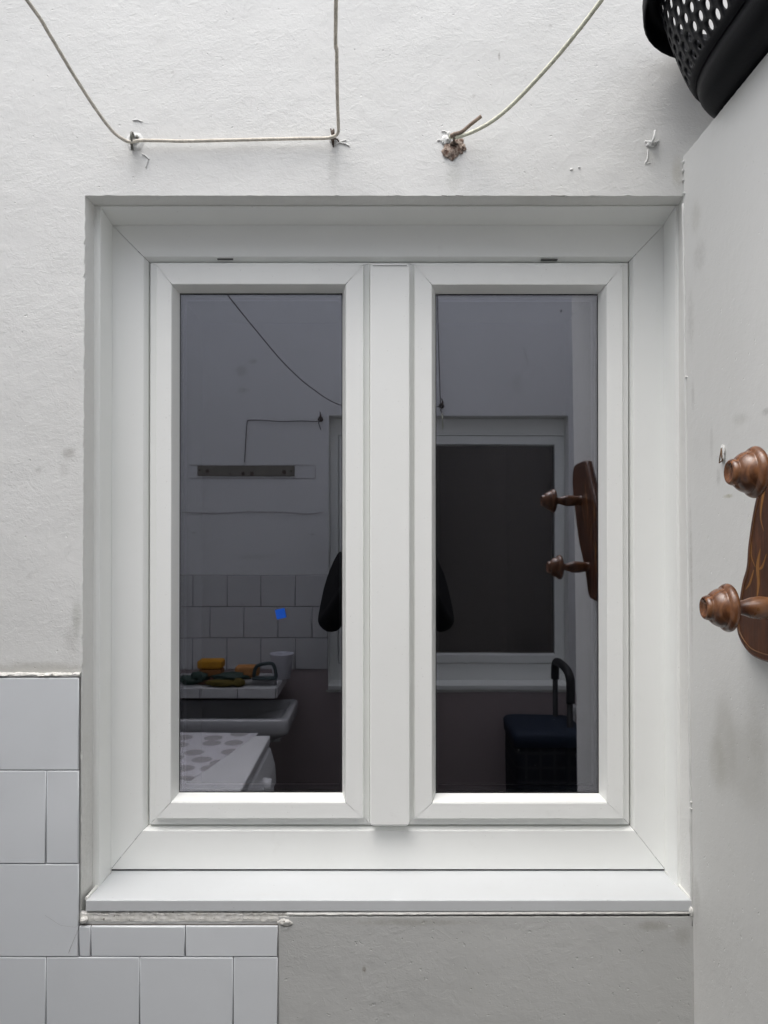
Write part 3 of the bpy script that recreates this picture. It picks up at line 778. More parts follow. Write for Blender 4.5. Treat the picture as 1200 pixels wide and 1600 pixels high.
bp = link('back_board', bm, WOODP, rk)
bm = bmesh.new(); il = inset(loop, sg * .0105); tube(bm, [Vector((-.0122, p.x, p.y)) for p in il + il[:1]], .0007, 6); 
def leafs(bm, strokes):
    for s in strokes:
        pts = smooth_path([Vector((-.0122, a - D + .32, b)) for a, b, _ in s], 5); rs = []
        for i in range(len(pts)): 
            t = i / (len(pts) - 1) * (len(s) - 1); k = min(int(t), len(s) - 2); rs.append(s[k][2] + (s[k + 1][2] - s[k][2]) * (t - k))
        # flat ribbons proud of the board
        n = len(pts); L = []
        for i, p in enumerate(pts):
            tt = (pts[min(i + 1, n - 1)] - pts[max(i - 1, 0)]); nn2 = Vector((0, -tt.z, tt.y)).normalized() * rs[i]
            L.append((bm.verts.new(p + nn2), bm.verts.new(p - nn2)))
        for i in range(n - 1): bm.faces.new((L[i][0], L[i + 1][0], L[i + 1][1], L[i][1]))
link('border_inlay', bm, INLAY, bp)
bm = bmesh.new()
leafs(bm, [[(.945, -.030, .0006), (.952, -.052, .004), (.950, -.075, .003), (.955, -.096, .0005)],
           [(.966, -.022, .0005), (.968, -.040, .0012), (.958, -.054, .0006)],
           [(.962, -.058, .001), (.972, -.075, .0022), (.984, -.085, .0004)],
           [(.930, -.036, .0005), (.940, -.052, .0022), (.949, -.056, .001)],
           [(.950, -.094, .0005), (.966, -.108, .0014), (.980, -.118, .0005)],
           [(.925, .060, .0006), (.938, .036, .0030), (.944, .010, .0014), (.936, -.008, .0004)],
           [(.905, .02, .0006), (.915, -.01, .003), (.905, -.045, .0010)],
           [(.86, .11, .0006), (.87, .07, .005), (.885, .03, .003), (.88, -.02, .001)],
           [(.82, .07, .0006), (.84, .04, .004), (.86, .0, .001)]])
link('floral_inlay', bm, INLAY2, bp)
PEG = [(.0035, .0001), (.0038, .0035), (.0034, .0065), (.0020, .0088), (.0004, .0104), (.0, .0115), (.0004, .0126), (.0018, .0138), (.0040, .0146), (.0060, .0148), (.0070, .0144), (.0074, .0146), (.0080, .0160), (.0095, .0178), (.0120, .0199), (.0150, .0217), (.0180, .0228), (.0205, .0233), (.0216, .0234), (.0221, .0240), (.0228, .0254), (.0242, .0270), (.0262, .0282), (.0285, .0288), (.0305, .0284), (.0322, .0270), (.0334, .0240), (.0340, .0190), (.0344, .0110), (.0360, .0084), (.042, .0080), (.048, .0092), (.056, .0122), (.066, .0138), (.078, .0128), (.088, .0108), (.094, .0118), (.0955, .0125)]
for (d, Z, x) in ((.825, .058, .379), (.891, -.0985, .379)):
    bm = bmesh.new(); lathe(bm, PEG, (0, 0, 0), (1, -.02, 0), 48)
    bmesh.ops.recalc_face_normals(bm, faces=bm.faces[:])
    pg = link('peg', bm, WOOD, rk, loc=(x - XP + .0005, d - D + .32, Z)); es = pg.modifiers.new('split', 'EDGE_SPLIT'); es.split_angle = R(55)
# small picture hook left on the partition
p = PR(1129.5, 709); y_ = p[1]
ph_ = empty('picture_hook', 'tiny brass picture hook nailed to the partition beside the upper peg', 'hook', p)
bm = bmesh.new(); BR = simple('tarnished_brass', (.16, .10, .06), .5, .5, .6, .5, 200)
tube(bm, [(-.0015, 0, .008), (-.003, -.0035, -.006), (-.0015, -.0045, -.011)], .0008, 6); tube(bm, [(-.0015, 0.001, .008), (-.003, .0028, -.006), (-.003, .004, -.010)], .0008, 6)
tube(bm, [(-.003, -.004, -.0105), (-.005, .0, -.013), (-.003, .004, -.0105)], .0008, 6); link('bent_wire', bm, BR, ph_)
bm = bmesh.new(); blob(bm, (-.0003, .0, .001), (.0014, .0065, .0125), 3, .4, 3); link('plaster_lump', bm, MR, ph_)

# ------------------------------------------------------------------ basket on the partition
bk = empty('laundry_basket', 'black perforated plastic laundry basket perched on top of the partition', 'basket', (.593, -.272, ZP + .004))
def foot(hx, hy, a, n=3.2):
    c, s = math.cos(a), math.sin(a)
    r = (abs(c / hx) ** n + abs(s / hy) ** n) ** (-1 / n)
    return r * c, r * s
KB = [(0.0, .122, .174), (.002, .137, .188), (.008, .147, .198), (.018, .153, .204), (.032, .157, .209)]   # z, half x, half y
KT = (.175, .206, .246)
bm = bmesh.new(); NS = 96
def ringv(bm, z, hx, hy, n=NS): return [bm.verts.new((*foot(hx, hy, 2 * math.pi * i / n), z)) for i in range(n)]
def band(bm, lays, close_bottom=True):
    R_ = [ringv(bm, *l_) for l_ in lays]
    for A_, B_ in zip(R_, R_[1:]):
        for i in range(NS): bm.faces.new((A_[i], A_[(i + 1) % NS], B_[(i + 1) % NS], B_[i])).smooth = True
    if close_bottom: bm.faces.new(R_[0][::-1])
inner = [(max(z, .003), hx - .003, hy - .003) for z, hx, hy in KB[::-1]]
R1 = [ringv(bm, *l_) for l_ in KB] ; R2 = [ringv(bm, *l_) for l_ in inner]
ALL = R1 + R2
for A_, B_ in zip(ALL, ALL[1:]):
    for i in range(NS): bm.faces.new((A_[i], A_[(i + 1) % NS], B_[(i + 1) % NS], B_[i])).smooth = True
bm.faces.new(R1[0][::-1]); bm.faces.new(R2[-1])
base = link('basket_base', bm, BASKET, bk)
# perforated wall: real holes
bm = bmesh.new(); NC, NR = 64, 6
def surf(u, v):
    t = v; z = .032 + (.168 - .032) * t; hx = .157 + (.206 - .157) * t ** .72; hy = .209 + (.246 - .209) * t ** .72
    x, y = foot(hx, hy, u); return Vector((x, y, z))
# even spacing in arc length
tab = []; s_ = 0; prev = surf(0, .5)
for i in range(1441):
    a_ = 2 * math.pi * i / 1440; q = surf(a_, .5); s_ += (q - prev).length; prev = q; tab.append((s_, a_))
tot = tab[-1][0]
def ang(s):
    s = s % tot; lo, hi = 0, 1440
    while hi - lo > 1:
        m_ = (lo + hi) // 2
        if tab[m_][0] < s: lo = m_
        else: hi = m_
    f_ = (s - tab[lo][0]) / max(1e-9, tab[hi][0] - tab[lo][0]); return tab[lo][1] + (tab[hi][1] - tab[lo][1]) * f_
cw = tot / NC
vm = .06; rh = (1 - 2 * vm) / NR
cache = {}
def vert(s, v):
    k = (round((s % tot) / cw * 1000) % (NC * 1000), round(v * 100000))
    if k not in cache: cache[k] = bm.verts.new(surf(ang(s), v))
    return cache[k]
for r_ in range(NR):
    for c_ in range(NC):
        o_ = .5 * (r_ % 2); s0 = (c_ + o_) * cw; s1 = s0 + cw; v0 = vm + r_ * rh; v1 = v0 + rh; sm = (s0 + s1) / 2; vmid = (v0 + v1) / 2
        outer = [(s0, v0), (sm, v0), (s1, v0), (s1, vmid), (s1, v1), (sm, v1), (s0, v1), (s0, vmid)]
        OV = [vert(*q) for q in outer]
        inn = []
        for k in range(16):
            a_ = math.pi * 1.25 + 2 * math.pi * k / 16
            inn.append(bm.verts.new(surf(ang(sm + math.cos(a_) * cw * .30), vmid + math.sin(a_) * rh * .34)))
        for k in range(8):
            i0, i1, i2 = inn[2 * k], inn[2 * k + 1], inn[(2 * k + 2) % 16]
            f = bm.faces.new((OV[k], OV[(k + 1) % 8], i2, i1, i0)); f.smooth = True
for (va, vb, ofa) in ((0, vm, 0), (1 - vm, 1, 0)):
    for c_ in range(NC * 2):
        s0 = c_ * cw / 2; s1 = s0 + cw / 2
        bm.faces.new((vert(s0, va), vert(s1, va), vert(s1, vb), vert(s0, vb))).smooth = True
bmesh.ops.recalc_face_normals(bm, faces=bm.faces[:])
pw_ = link('perforated_side', bm, BASKET, bk)
sm_ = pw_.modifiers.new('solid', 'SOLIDIFY'); sm_.thickness = .0026; sm_.offset = 0
bm = bmesh.new()
lays = [(.168, .204, .244), (.176, .2065, .2465), (.181, .212, .252), (.181, .222, .262), (.177, .2265, .2665), (.165, .2275, .2675), (.146, .2265, .2665), (.143, .2245, .2645), (.146, .2235, .2635), (.172, .2225, .2625), (.176, .216, .256), (.172, .209, .249), (.166, .207, .247)]
band(bm, lays, False); bmesh.ops.recalc_face_normals(bm, faces=bm.faces[:]); link('rim', bm, BASKET, bk)

# ------------------------------------------------------------------ blue tape on the left pane
a = at(438.5, 959, YG - .0012); bm = bmesh.new()
q = [(-.0085, -.0085), (.0085, -.0085), (.0085, .0085), (-.0085, .0085)]
poly_prism(bm, q, 'y', -.0004, .0004)
tp_ = tag(link('tape_square', bm, simple('blue_film', (.005, .075, .45), .4, .4)), 'small blue square sticker on the left pane', 'sticker'); tp_.location = a; tp_.rotation_euler = (0, R(-12), 0)

# ------------------------------------------------------------------ things mirrored in the panes
OW = YO + .001
def wire(label, pts, r, mat, name='wall_wire', cat='wire'):
    bm = bmesh.new(); tube(bm, smooth_path(pts, 6), r, 7); return tag(link(name, bm, mat, None, True), label, cat)
WD = simple('grey_wire', (.16, .15, .15), .7); WP = simple('painted_wire', (.40, .39, .39), .7, .3, 0, .3, 60)
wire('thin dark wire bending down to the metal strip, mirrored in the left pane', [mir(500, 659, OW + .01), mir(470, 658, OW + .008), mir(440, 659, OW + .01), mir(410, 657, OW + .008), mir(390, 657, OW + .008), mir(386, 662, OW + .008), mir(384, 690, OW + .008), mir(382, 722, OW + .01)], .0022, WD)
wire('pale wire painted along the wall below the metal strip', [mir(285, 801, OW + .002), mir(330, 802, OW + .002), mir(382, 800, OW + .002), mir(388, 798, OW + .006), mir(394, 800, OW + .003), mir(440, 800, OW + .003), mir(480, 803, OW + .002), mir(504, 800, OW + .004)], .0016, WP)
sag = [Vector((XL + .002, -.85, 2.7)), mir(330, 428, -1.02), mir(356, 461, -1.1), mir(395, 510, -1.25), mir(445, 569, -1.45), mir(490, 609, -1.62), mir(535, 634, -1.76), mir(610, 643, -1.84), mir(690, 634, OW + .012)]
wire('slack clothes line sagging diagonally across the left pane reflection', sag, .0022, WD, 'clothesline', 'cord')
wire('straight cord hanging along the left edge of the right-hand pane reflection', [mir(682, 380, OW + .02), mir(683.5, 460, OW + .02), mir(686, 550, OW + .02), mir(688.5, 633, OW + .014)], .0024, WD, 'hanging_cord', 'cord')
def hook2(px, py, label):
    p = mir(px, py, YO); e = empty('wall_hook', label, 'hook', p)
    bm = bmesh.new(); tube(bm, [(0, 0, 0), (.0, .02, .002), (.004, .022, .018)], .004, 7); blob(bm, (0, .002, 0), (.012, .006, .012), px, .5, 2); link('hook_shank', bm, RUST, e)
    bm = bmesh.new(); tube(bm, [(.002, .02, .01), (-.006, .022, -.02), (.004, .018, -.05)], .002, 6); tube(bm, [(.0, .02, .03), (.006, .02, -.006)], .003, 6); link('knot', bm, WD, e)
hook2(690, 634, 'hook with knotted cord and hanging ends, mirrored at left of the right-hand pane')
hook2(500, 655, 'hook holding the end of the dark wire, mirrored in the left pane')
bm = bmesh.new()
for (a, b) in (((690, 645), (693, 668)), ((692, 645), (691, 672))): tube(bm, [mir(*a, OW + .02), mir(*b, OW + .018)], .0016, 6)
tag(link('cord_end', bm, ROPEW), 'two short pale cord ends dangling under the mirrored knot', 'cord')
# metal strip
a = mir(309, 744, OW); b = mir(460, 727.5, OW)
ms = empty('metal_strip', 'rusty metal mounting strip with screw holes, mirrored in the left pane', 'metal strip', (0, 0, 0))
bm = bmesh.new(); bx(bm, a.x, b.x, YO + .0005, YO + .006, a.z, b.z); link('plate', bm, simple('dull_steel', (.20, .185, .16), .6, .5, .2, .35, 20, .0005, 60), ms, False, .002)
for px, py, r in ((313, 734.5, .004), (325, 736, .008), (380, 740, .008), (394, 740, .009), (444, 737.5, .009), (455, 736, .004), (360, 740, .004)):
    bm = bmesh.new(); p = mir(px, py, OW); lathe(bm, [(0, r), (.003, r), (.0035, r * .6)], (p.x, YO + .005, p.z), (0, 1, 0), 14); link('screw', bm, RUST, ms)
# patch of filler round the strip
bm = bmesh.new(); a = mir(296, 747, OW); b = mir(492, 727, OW)
for (x0, x1, z0, z1) in ((a.x, b.x, a.z - .002, a.z + .001), (a.x, b.x, b.z, b.z + .002), (b.x, b.x + .002, a.z, b.z)): bx(bm, x0, x1, YO + .0003, YO + .0022, z0, z1)
link('filler_edge', bm, WP, ow)

# tiled shelf
zs_ = H - .662; xs_ = -.436
sh = empty('tiled_shelf', 'white tiled shelf with cleaning things, mirrored low in the left pane', 'shelf', (-.8, YO, zs_))
bm = bmesh.new(); bx(bm, XL + .001 + .8, xs_ + .8, .0095, .315, -.036, 0); link('shelf_board', bm, GROUT, sh)
bm = bmesh.new()
def tl(bm, x0, x1, y0, y1, z0, z1): bx(bm, x0 + .0015, x1 - .0015, y0, y1, z0, z1)
x = xs_ + .8; 
while x > XL + .8 + .02:
    xa = max(x - .152, XL + .8 + .004); tl(bm, xa, x, .3152, .3212, -.035, .004); x -= .152
    y = .012
bx(bm, XL + .8 + .004, xs_ + .8 - .001, .0105, .3145, .0002, .005)
bx(bm, xs_ + .8 + .0003, xs_ + .8 + .006, .0105, .3145, -.035, .004)
link('tiles', bm, TILE2, sh, False, .0012)
# sink
SK = simple('sink_ceramic', (.52, .52, .53), .25, .5)
sk = empty('laundry_sink', 'white ceramic sink with ribbed drainboard under the tiled shelf, mirrored', 'sink', (-.8, YO, H - .76))
def rr_loop(x0, x1, y0, y1, r, n=6):
    out = []
    for cx_, cy_, a0 in ((x1 - r, y1 - r, 0), (x0 + r, y1 - r, 90), (x0 + r, y0 + r, 180), (x1 - r, y0 + r, 270)):
        for i in range(n + 1): a_ = R(a0 + 90 * i / n); out.append((cx_ + r * math.cos(a_), cy_ + r * math.sin(a_)))
    return out
sx0, sx1, sy0, sy1 = XL + .81, -.372 + .8, .06, .42
bm = bmesh.new()
L_ = []
for (ins, z, r) in ((.12, -.12, .03), (.05, -.09, .03), (.012, -.068, .03), (.004, -.060, .03), (0, -.05, .03), (0, -.006, .03), (.004, 0, .03), (.026, 0, .03), (.032, -.006, .03), (.05, -.10, .03)):
    L_.append([bm.verts.new((px, py, z)) for px, py in rr_loop(sx0 + ins, sx1 - ins, sy0 + ins, sy1 - ins, r)])
for A_, B_ in zip(L_, L_[1:]):
    for i in range(len(A_)): bm.faces.new((A_[i], A_[(i + 1) % len(A_)], B_[(i + 1) % len(A_)], B_[i])).smooth = True
bm.faces.new(L_[0][::-1]); bm.faces.new(L_[-1]); bmesh.ops.recalc_face_normals(bm, faces=bm.faces[:])
link('basin', bm, SK, sk)
bm = bmesh.new(); poly_prism(bm, [(sx1 - .04, -.028), (sx1 - .31, -.085), (sx1 - .31, -.099), (sx1 - .04, -.099)], 'y', sy0 + .06, sy1 - .055)
for i in range(9):
    y = sy0 + .075 + i * .028; tube(bm, [(sx1 - .05, y, -.027), (sx1 - .29, y, -.078)], .004, 6)
link('drainboard', bm, SK, sk)
bm = bmesh.new(); bm.free()
for q in (sx0 + .13, sx1 - .19):
    bm = bmesh.new(); bx(bm, q - .03, q + .03, .004, .3, -.135, -.1205); link('bracket', bm, GALV, sk)
# washing machine
WMX = -.405; wm = empty('washing_machine', 'white washing machine mirrored at bottom left, under a patterned mat', 'washing machine', (WMX - .3, -.95, 0))
WH = simple('white_enamel', (.72, .72, .73), .3, .5, 0, .05, 6)
ztop = H - .752
bm = bmesh.new(); bx(bm, -.3, .292, -.30, .30, .02, ztop - .035); link('cabinet', bm, WH, wm, False, .01)
bm = bmesh.new(); bx(bm, -.3, .300, -.305, .305, ztop - .033, ztop); link('top_board', bm, WH, wm, False, .006)
bm = bmesh.new(); poly_prism(bm, [(.2925, ztop - .17), (.322, ztop - .165), (.318, ztop - .10), (.303, ztop - .045), (.2925, ztop - .036)], 'y', -.299, .299)
bm2 = bm; 
for v in bm2.verts: pass
bmesh.ops.transform(bm, matrix=Matrix(((0, 1, 0, 0), (1, 0, 0, 0), (0, 0, 1, 0), (0, 0, 0, 1))), verts=[]) if False else None
# outline was given in (x, z): fine for axis y
cp = link('control_panel', bm, WH, wm, False, .004)
bm = bmesh.new(); lathe(bm, [(0, .030), (.012, .028), (.026, .024), (.028, .02)], (.314, -.10 + .02, ztop - .105), (1, 0, .15), 24); link('dial', bm, WH, cp)
bm = bmesh.new(); bx(bm, .3195, .324, .03, .20, ztop - .125, ztop - .085); link('drawer_handle', bm, simple('grey_handle', (.4, .4, .42), .4), cp, False, .002)
bm = bmesh.new(); 
lathe(bm, [(0, .17), (.02, .165), (.03, .12), (.015, .11)], (.2925, 0, ztop - .42), (1, 0, 0), 36); link('door', bm, simple('door_grey', (.3, .3, .32), .25), wm)
for sx_ in (-.25, .25):
    for sy_ in (-.25, .25): bm = bmesh.new(); bx(bm, sx_ - .02, sx_ + .02, sy_ - .02, sy_ + .02, 0.0, .02); link('foot', bm, BLACK, wm)
def mat_mat():
    m = N('patterned_mat'); v = m.n('TexVoronoi'); v.voronoi_dimensions = '2D'; v.feature = 'F1'; v.inputs['Scale'].default_value = 11; v.inputs['Randomness'].default_value = .6; m.l(m.co, v.inputs['Vector'])
    k = m.ramp(v.outputs['Distance'], .34, .37, 1, 0)
    w = m.n('TexWave'); w.wave_type = 'RINGS'; w.inputs['Scale'].default_value = 40; m.l(m.co, w.inputs['Vector'])
    c = m.mix(m.math('MULTIPLY', k, m.ramp(w.outputs['Fac'], .2, .6, .55, 1)), (.66, .65, .68), (.33, .31, .31))
    m.color(c); m.rough(.5, .4); return m.m
# mat seen with one long edge running diagonally
def ontop(px, py, z):
    """mirrored point on the level plane z"""
    v = (800 + SHIFT - py) / F; c, s = math.cos(PITCH), math.sin(PITCH); ry = c - v * s; rz = s + v * c
    t = (z - H) / rz; yv = t * ry - D; return Vector(((px - 600) / F * t, 2 * YG - yv, z))
zt_ = ztop + .0015
c1, c2, c3, c4 = ontop(404, 1146, zt_), ontop(297, 1220, zt_), ontop(270, 1216, zt_), ontop(200, 1143, zt_)
bm = bmesh.new(); T_ = [bm.verts.new(c) for c in (c1, c2, c3, c4)]; B_ = [bm.verts.new(c - Vector((0, 0, .0012))) for c in (c1, c2, c3, c4)]
bm.faces.new(T_); bm.faces.new(B_[::-1])
for i in range(4): bm.faces.new((T_[i], B_[i], B_[(i + 1) % 4], T_[(i + 1) % 4]))
bmesh.ops.recalc_face_normals(bm, faces=bm.faces[:])
tag(link('table_mat', bm, mat_mat()), 'pale plastic mat with grey rosettes lying askew on the washing machine', 'mat')

# cleaning things on the shelf
zsh = zs_ + .005
def on(px, py, Y): p = mir(px, py, Y); return Vector((p.x, Y, zsh))
SP = simple('yellow_sponge', (.50, .24, .03), .9, .1, 0, .3, 60, .003, 150); SP2 = simple('peach_sponge', (.48, .23, .09), .9, .1, 0, .35, 60, .004, 120)
DG = simple('dark_green_rubber', (.02, .045, .035), .6); OL = simple('olive_cloth', (.13, .10, .03), .9, .1, 0, .4, 60, .003, 90); TEAL = simple('dark_teal_plastic', (.03, .05, .055), .4)
e = empty('sponge_pile', 'yellow sponge on top of a brown one on the tiled shelf', 'sponge', on(330, 1060, -1.70))
bm = bmesh.new(); bx(bm, -.052, .052, -.035, .035, .062, .098); link('upper_sponge', bm, SP, e, False, .010, 3)
bm = bmesh.new(); bx(bm, -.045, .050, -.03, .035, .030, .061); link('lower_sponge', bm, simple('brown_sponge', (.24, .10, .03), .9), e, False, .008, 3)
bm = bmesh.new(); blob(bm, (-.015, .01, .014), (.055, .04, .017), 4, .5, 3); link('cloth', bm, simple('rose_rag', (.22, .12, .10), .9, .1, 0, .4, 60), e)
e = tag(link('scrub_glove', (lambda b: (blob(b, (0, 0, .018), (.06, .035, .018), 1, .5, 3), blob(b, (.045, .01, .03), (.04, .03, .022), 2, .5, 3), b)[-1])(bmesh.new()), DG), 'dark green rubber glove lying left of the sponges on the shelf', 'glove'); e.location = on(298, 1060, -1.68)
bm = bmesh.new(); blob(bm, (0, 0, .030), (.07, .035, .020), 5, .5, 3); e = tag(link('scouring_pad', bm, DG), 'crumpled dark green scouring pad right of the yellow sponge', 'scouring pad'); e.location = on(360, 1060, -1.66)
bm = bmesh.new(); blob(bm, (-.01, 0, .014), (.07, .03, .014), 6, .4, 3); blob(bm, (.055, 0, .016), (.026, .024, .016), 7, .3, 3); e = tag(link('cleaning_cloth', bm, OL), 'olive cloth with a brown knob end at the shelf front', 'cloth'); e.location = on(352, 1066, -1.625)
e = empty('soap_dish', 'peach sponge block on a round pale dish near the scrubbing brush', 'dish', on(388, 1058, -1.70))
bm = bmesh.new(); lathe(bm, [(0, .045), (.006, .05), (.020, .066), (.021, .062), (.009, .045)], (0, 0, 0), (0, 0, 1), 30); link('dish', bm, SK, e)
bm = bmesh.new(); bx(bm, -.052, .045, -.03, .03, .024, .072); link('sponge_block', bm, SP2, e, False, .012, 3)
e = empty('scrubbing_brush', 'dark scrubbing brush with a looped handle beside the white cup', 'brush', on(414, 1064, -1.655)); e.rotation_euler = (0, 0, 0)
bm = bmesh.new(); bx(bm, -.050, .050, -.022, .022, .024, .034); link('brush_head', bm, TEAL, e, False, .004)
bm = bmesh.new(); tube(bm, smooth_path([(-.046, 0, .034), (-.034, 0, .075), (.012, 0, .088), (.036, 0, .080), (.046, 0, .034)], 6), .0075, 9); link('loop_handle', bm, TEAL, e)
bm = bmesh.new()
for i in range(12):
    for j in range(4): x = -.046 + i * .0083; y = -.017 + j * .0115; tube(bm, [(x, y, .024), (x + random.uniform(-.002, .002), y, .0005)], .0018, 5)
link('bristles', bm, simple('bristle', (.35, .35, .36), .7), e)
e = on(440, 1048, -1.79); bm = bmesh.new(); lathe(bm, [(0, .033), (.002, .036), (.100, .050), (.104, .052), (.106, .050), (.100, .047), (.006, .033)], (0, 0, 0), (0, 0, 1), 32)
e2 = tag(link('plastic_cup', bm, simple('milky_plastic', (.62, .62, .68), .35)), 'milky white plastic cup at the right end of the tiled shelf', 'cup'); e2.location = e

# shopping trolley
tr = empty('shopping_trolley', 'navy blue shopping trolley with raised black handle, mirrored in the right-hand pane', 'trolley', (.66, YO + .21, 0))
NAVY = simple('navy_fabric', (.010, .018, .036), .7, .3, 0, .2, 30, .001, 200)
def tartan():
    m = N('dark_tartan'); s = m.n('SeparateXYZ'); m.l(m.co, s.inputs[0])
    def st(o, sc_): return m.ramp(m.math('SINE', m.math('MULTIPLY', o, sc_)), .75, .9)
    k = m.math('MAXIMUM', st(s.outputs[0], 110), st(s.outputs[2], 110)); m.color(m.mix(m.math('MULTIPLY', k, .4), (.010, .012, .018), (.06, .06, .056))); m.rough(.8, .2); return m.m
zl = H - .825
bm = bmesh.new()
B0_ = [(-.135, -.13), (.135, -.13), (.135, .16), (-.135, .16)]
Lq = []
for z, k in ((.13, .95), (.2, 1.0), (zl - .12, 1.03), (zl - .02, 1.02)): Lq.append([bm.verts.new((x * k, y * k, z)) for x, y in rr_loop(-.135, .135, -.13, .16, .03, 4)])
for A_, B_ in zip(Lq, Lq[1:]):
    for i in range(len(A_)): bm.faces.new((A_[i], A_[(i + 1) % len(A_)], B_[(i + 1) % len(A_)], B_[i])).smooth = True
bm.faces.new(Lq[0][::-1]); bm.faces.new(Lq[-1]); bmesh.ops.recalc_face_normals(bm, faces=bm.faces[:]); link('bag', bm, tartan(), tr)
bm = bmesh.new(); Lq = []
for z, k in ((zl - .055, 1.07), (zl - .012, 1.09), (zl, 1.03), (zl + .008, .8)): Lq.append([bm.verts.new((x * k, y * k, z + .006 * nz(x * 9, y * 9, z))) for x, y in rr_loop(-.135, .135, -.13, .16, .03, 4)])
for A_, B_ in zip(Lq, Lq[1:]):
    for i in range(len(A_)): bm.faces.new((A_[i], A_[(i + 1) % len(A_)], B_[(i + 1) % len(A_)], B_[i])).smooth = True
bm.faces.new(Lq[0][::-1]); bm.faces.new(Lq[-1]); bmesh.ops.recalc_face_normals(bm, faces=bm.faces[:]); link('lid', bm, NAVY, tr)
h_ = mir(868, 1032, -1.78); xh = h_.x - .66; hz = h_.z
bm = bmesh.new()
tube(bm, [(xh, -.08, .08), (xh, -.08, hz - .02)], .011, 10)
tube(bm, [(xh + .022, .10, .08), (xh + .018, .095, hz - .03)], .012, 10)
link('frame_tubes', bm, BLACK, tr)
bm = bmesh.new(); tube(bm, smooth_path([(xh, -.085, hz - .08), (xh, -.075, hz - .012), (xh + .004, -.02, hz), (xh + .014, .06, hz - .014), (xh + .020, .098, hz - .05), (xh + .02, .10, hz - .14)], 6), .0175, 10); link('handle', bm, BLACK, tr)
for y in (-.12, .15):
    bm = bmesh.new(); lathe(bm, [(0, .05), (.002, .07), (.024, .07), (.026, .05)], (xh - .02, y - .012, .071), (0, 1, 0), 28); link('wheel', bm, BLACK, tr)
bm = bmesh.new(); bx(bm, -.14, xh, -.12, .15, .118, .128); bx(bm, -.13, -.11, -.10, -.08, 0, .118); bx(bm, -.13, -.11, .10, .12, 0, .118); link('foot_plate', bm, BLACK, tr)
# pipe trunking at the far corner
bm = bmesh.new(); p = mir(892.5, 1112, YO); bx(bm, p.x - .012, p.x + .012, YO + .005, YO + .03, .0, p.z); blob(bm, (p.x, YO + .022, p.z + .01), (.022, .02, .03), 3, .3, 2)
tag(link('wall_pipe', bm, MO), 'slim pale pipe standing against the mirrored wall behind the trolley', 'pipe')

# ------------------------------------------------------------------ the photographer, in black, mirrored behind the cover strip
CLOTH = simple('black_jacket', (.006, .006, .007), .85, .2, 0, .3, 60, .002, 90); SKIN = simple('skin', (.45, .26, .19), .5, .4); HAIR = simple('dark_hair', (.02, .014, .01), .6)
per = empty('person', 'person in a black jacket holding up a phone, elbows out, mirrored behind the mullion', 'person', (.008, -1.60, 0))
def skin(name, nodes, edges, mat, parent, sub=2):
    me = bpy.data.meshes.new(name); me.from_pydata([n_[0] for n_ in nodes], edges, []); o = bpy.data.objects.new(name, me); C.objects.link(o); o.parent = parent
    s = o.modifiers.new('skin', 'SKIN'); s.use_smooth_shade = True
    lay = me.skin_vertices[0].data if len(me.skin_vertices) else None
    if lay is None:
        bm_ = bmesh.new(); bm_.from_mesh(me); bm_.verts.layers.skin.verify(); bm_.to_mesh(me); bm_.free(); lay = me.skin_vertices[0].data
    for i, n_ in enumerate(nodes):
        r_ = n_[1]; lay[i].radius = (r_, r_) if isinstance(r_, (int, float)) else r_; lay[i].use_root = (i == 0)
    ss = o.modifiers.new('sub', 'SUBSURF'); ss.levels = sub; ss.render_levels = sub
    me.materials.append(mat); return o
nodes = [((0, 0, .95), (.150, .105)), ((0, .0, 1.10), (.135, .10)), ((0, .0, 1.25), (.15, .11)), ((0, .0, 1.40), (.15, .10)), ((0, -.005, 1.50), (.075, .07)), ((0, .0, 1.56), (.052, .055)), ((0, .012, 1.615), (.064, .078)), ((0, .018, 1.68), (.074, .09)), ((0, .01, 1.745), (.066, .08)), ((0, .005, 1.785), (.035, .04)),
         ((-.165, 0, 1.445), .062), ((-.195, .08, 1.33), .058), ((-.218, .17, 1.215), .050), ((-.165, .25, 1.31), .042), ((-.09, .335, 1.43), .030),
         ((.165, 0, 1.445), .062), ((.195, .08, 1.33), .058), ((.218, .17, 1.215), .050), ((.170, .25, 1.31), .042), ((.105, .335, 1.43), .030),
         ((-.09, 0, .82), .088), ((-.10, .02, .50), .062), ((-.10, -.01, .12), .045), ((-.10, .02, .05), (.042, .04)), ((-.115, .14, .035), (.04, .03)),
         ((.09, 0, .82), .088), ((.10, .02, .50), .062), ((.10, -.01, .12), .045), ((.10, .02, .05), (.042, .04)), ((.115, .14, .035), (.04, .03))]
edges = [(0, 1), (1, 2), (2, 3), (3, 4), (4, 5), (5, 6), (6, 7), (7, 8), (8, 9), (3, 10), (10, 11), (11, 12), (12, 13), (13, 14), (3, 15), (15, 16), (16, 17), (17, 18), (18, 19), (0, 20), (20, 21), (21, 22), (22, 23), (23, 24), (0, 25), (25, 26), (26, 27), (27, 28), (28, 29)]
body = skin('body', nodes, edges, CLOTH, per)
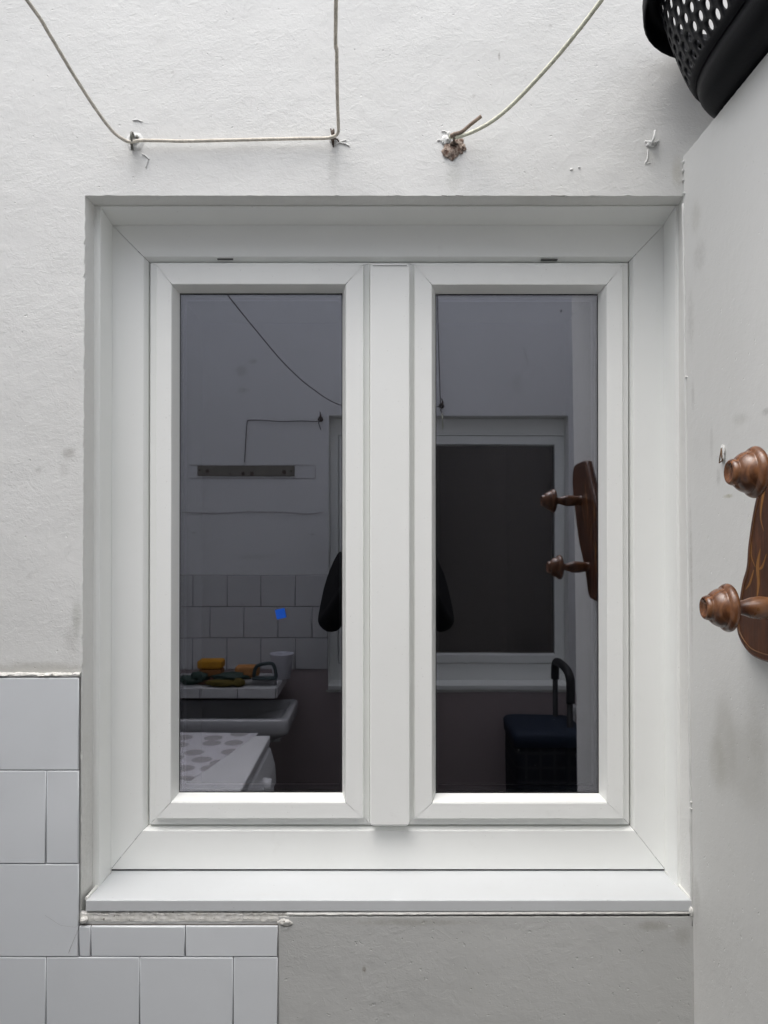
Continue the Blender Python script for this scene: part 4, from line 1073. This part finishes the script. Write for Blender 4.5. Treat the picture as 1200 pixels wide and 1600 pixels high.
# face, ears, hair
bm = bmesh.new(); blob(bm, (0, .030, 1.675), (.068, .082, .098), 1, .03, 4, 1); blob(bm, (0, .112, 1.662), (.011, .014, .020), 2, .05, 3)
blob(bm, (0, .104, 1.628), (.022, .008, .006), 2, .05, 3); blob(bm, (-.070, .02, 1.665), (.008, .016, .026), 2, .05, 3); blob(bm, (.070, .02, 1.665), (.008, .016, .026), 2, .05, 3); link('face', bm, SKIN, per)
for q in (-.026, .026): bm = bmesh.new(); blob(bm, (q, .105, 1.684), (.011, .006, .005), 1, 0, 3); link('eye', bm, HAIR, per)
bm = bmesh.new(); blob(bm, (0, -.006, 1.715), (.079, .092, .085), 4, .10, 4, 3); link('hair', bm, HAIR, per)
def hand(side):
    s = side; n_ = [((s * .092, .338, 1.435), .024), ((s * .080, .362, 1.462), (.030, .016)), ((s * .068, .378, 1.492), (.032, .014))]
    e_ = [(0, 1), (1, 2)]
    o = skin('hand', n_, e_, SKIN, per)
    for k in range(4):
        b = Vector((s * (.066 - .003 * k), .372 + .004 * k, 1.478 + .017 * k)); ln = (.9, 1., .95, .75)[k]
        fn = [(b, .0088), (b + Vector((-s * .004, .026 * ln, .010)), .0086), (b + Vector((-s * .024 * ln, .036, .014)), .0078), (b + Vector((-s * .040 * ln, .030, .014)), .0068)]
        skin('finger', [(tuple(v), r_) for v, r_ in fn], [(0, 1), (1, 2), (2, 3)], SKIN, o, 1)
    b = Vector((s * .078, .362, 1.470)); skin('thumb', [(tuple(b), .011), (tuple(b + Vector((-s * .014, -.012, .024))), .010), (tuple(b + Vector((-s * .034, -.010, .044))), .0085)], [(0, 1), (1, 2)], SKIN, o, 1)
hand(-1); hand(1)
phn = empty('phone', 'black phone held up in both hands of the person in the reflection', 'phone', (.0, -1.222, H - .062))
bm = bmesh.new(); bx(bm, -.058, .018, -.004, .004, -.075, .078); link('phone_body', bm, simple('phone_black', (.02, .02, .022), .2), phn, False, .004, 3)
bm = bmesh.new(); lathe(bm, [(0, .008), (.002, .008), (.0022, .005)], (-.04, .0042, .055), (0, 1, 0), 20); link('lens', bm, simple('lens_glass', (.01, .01, .015), .05), phn)
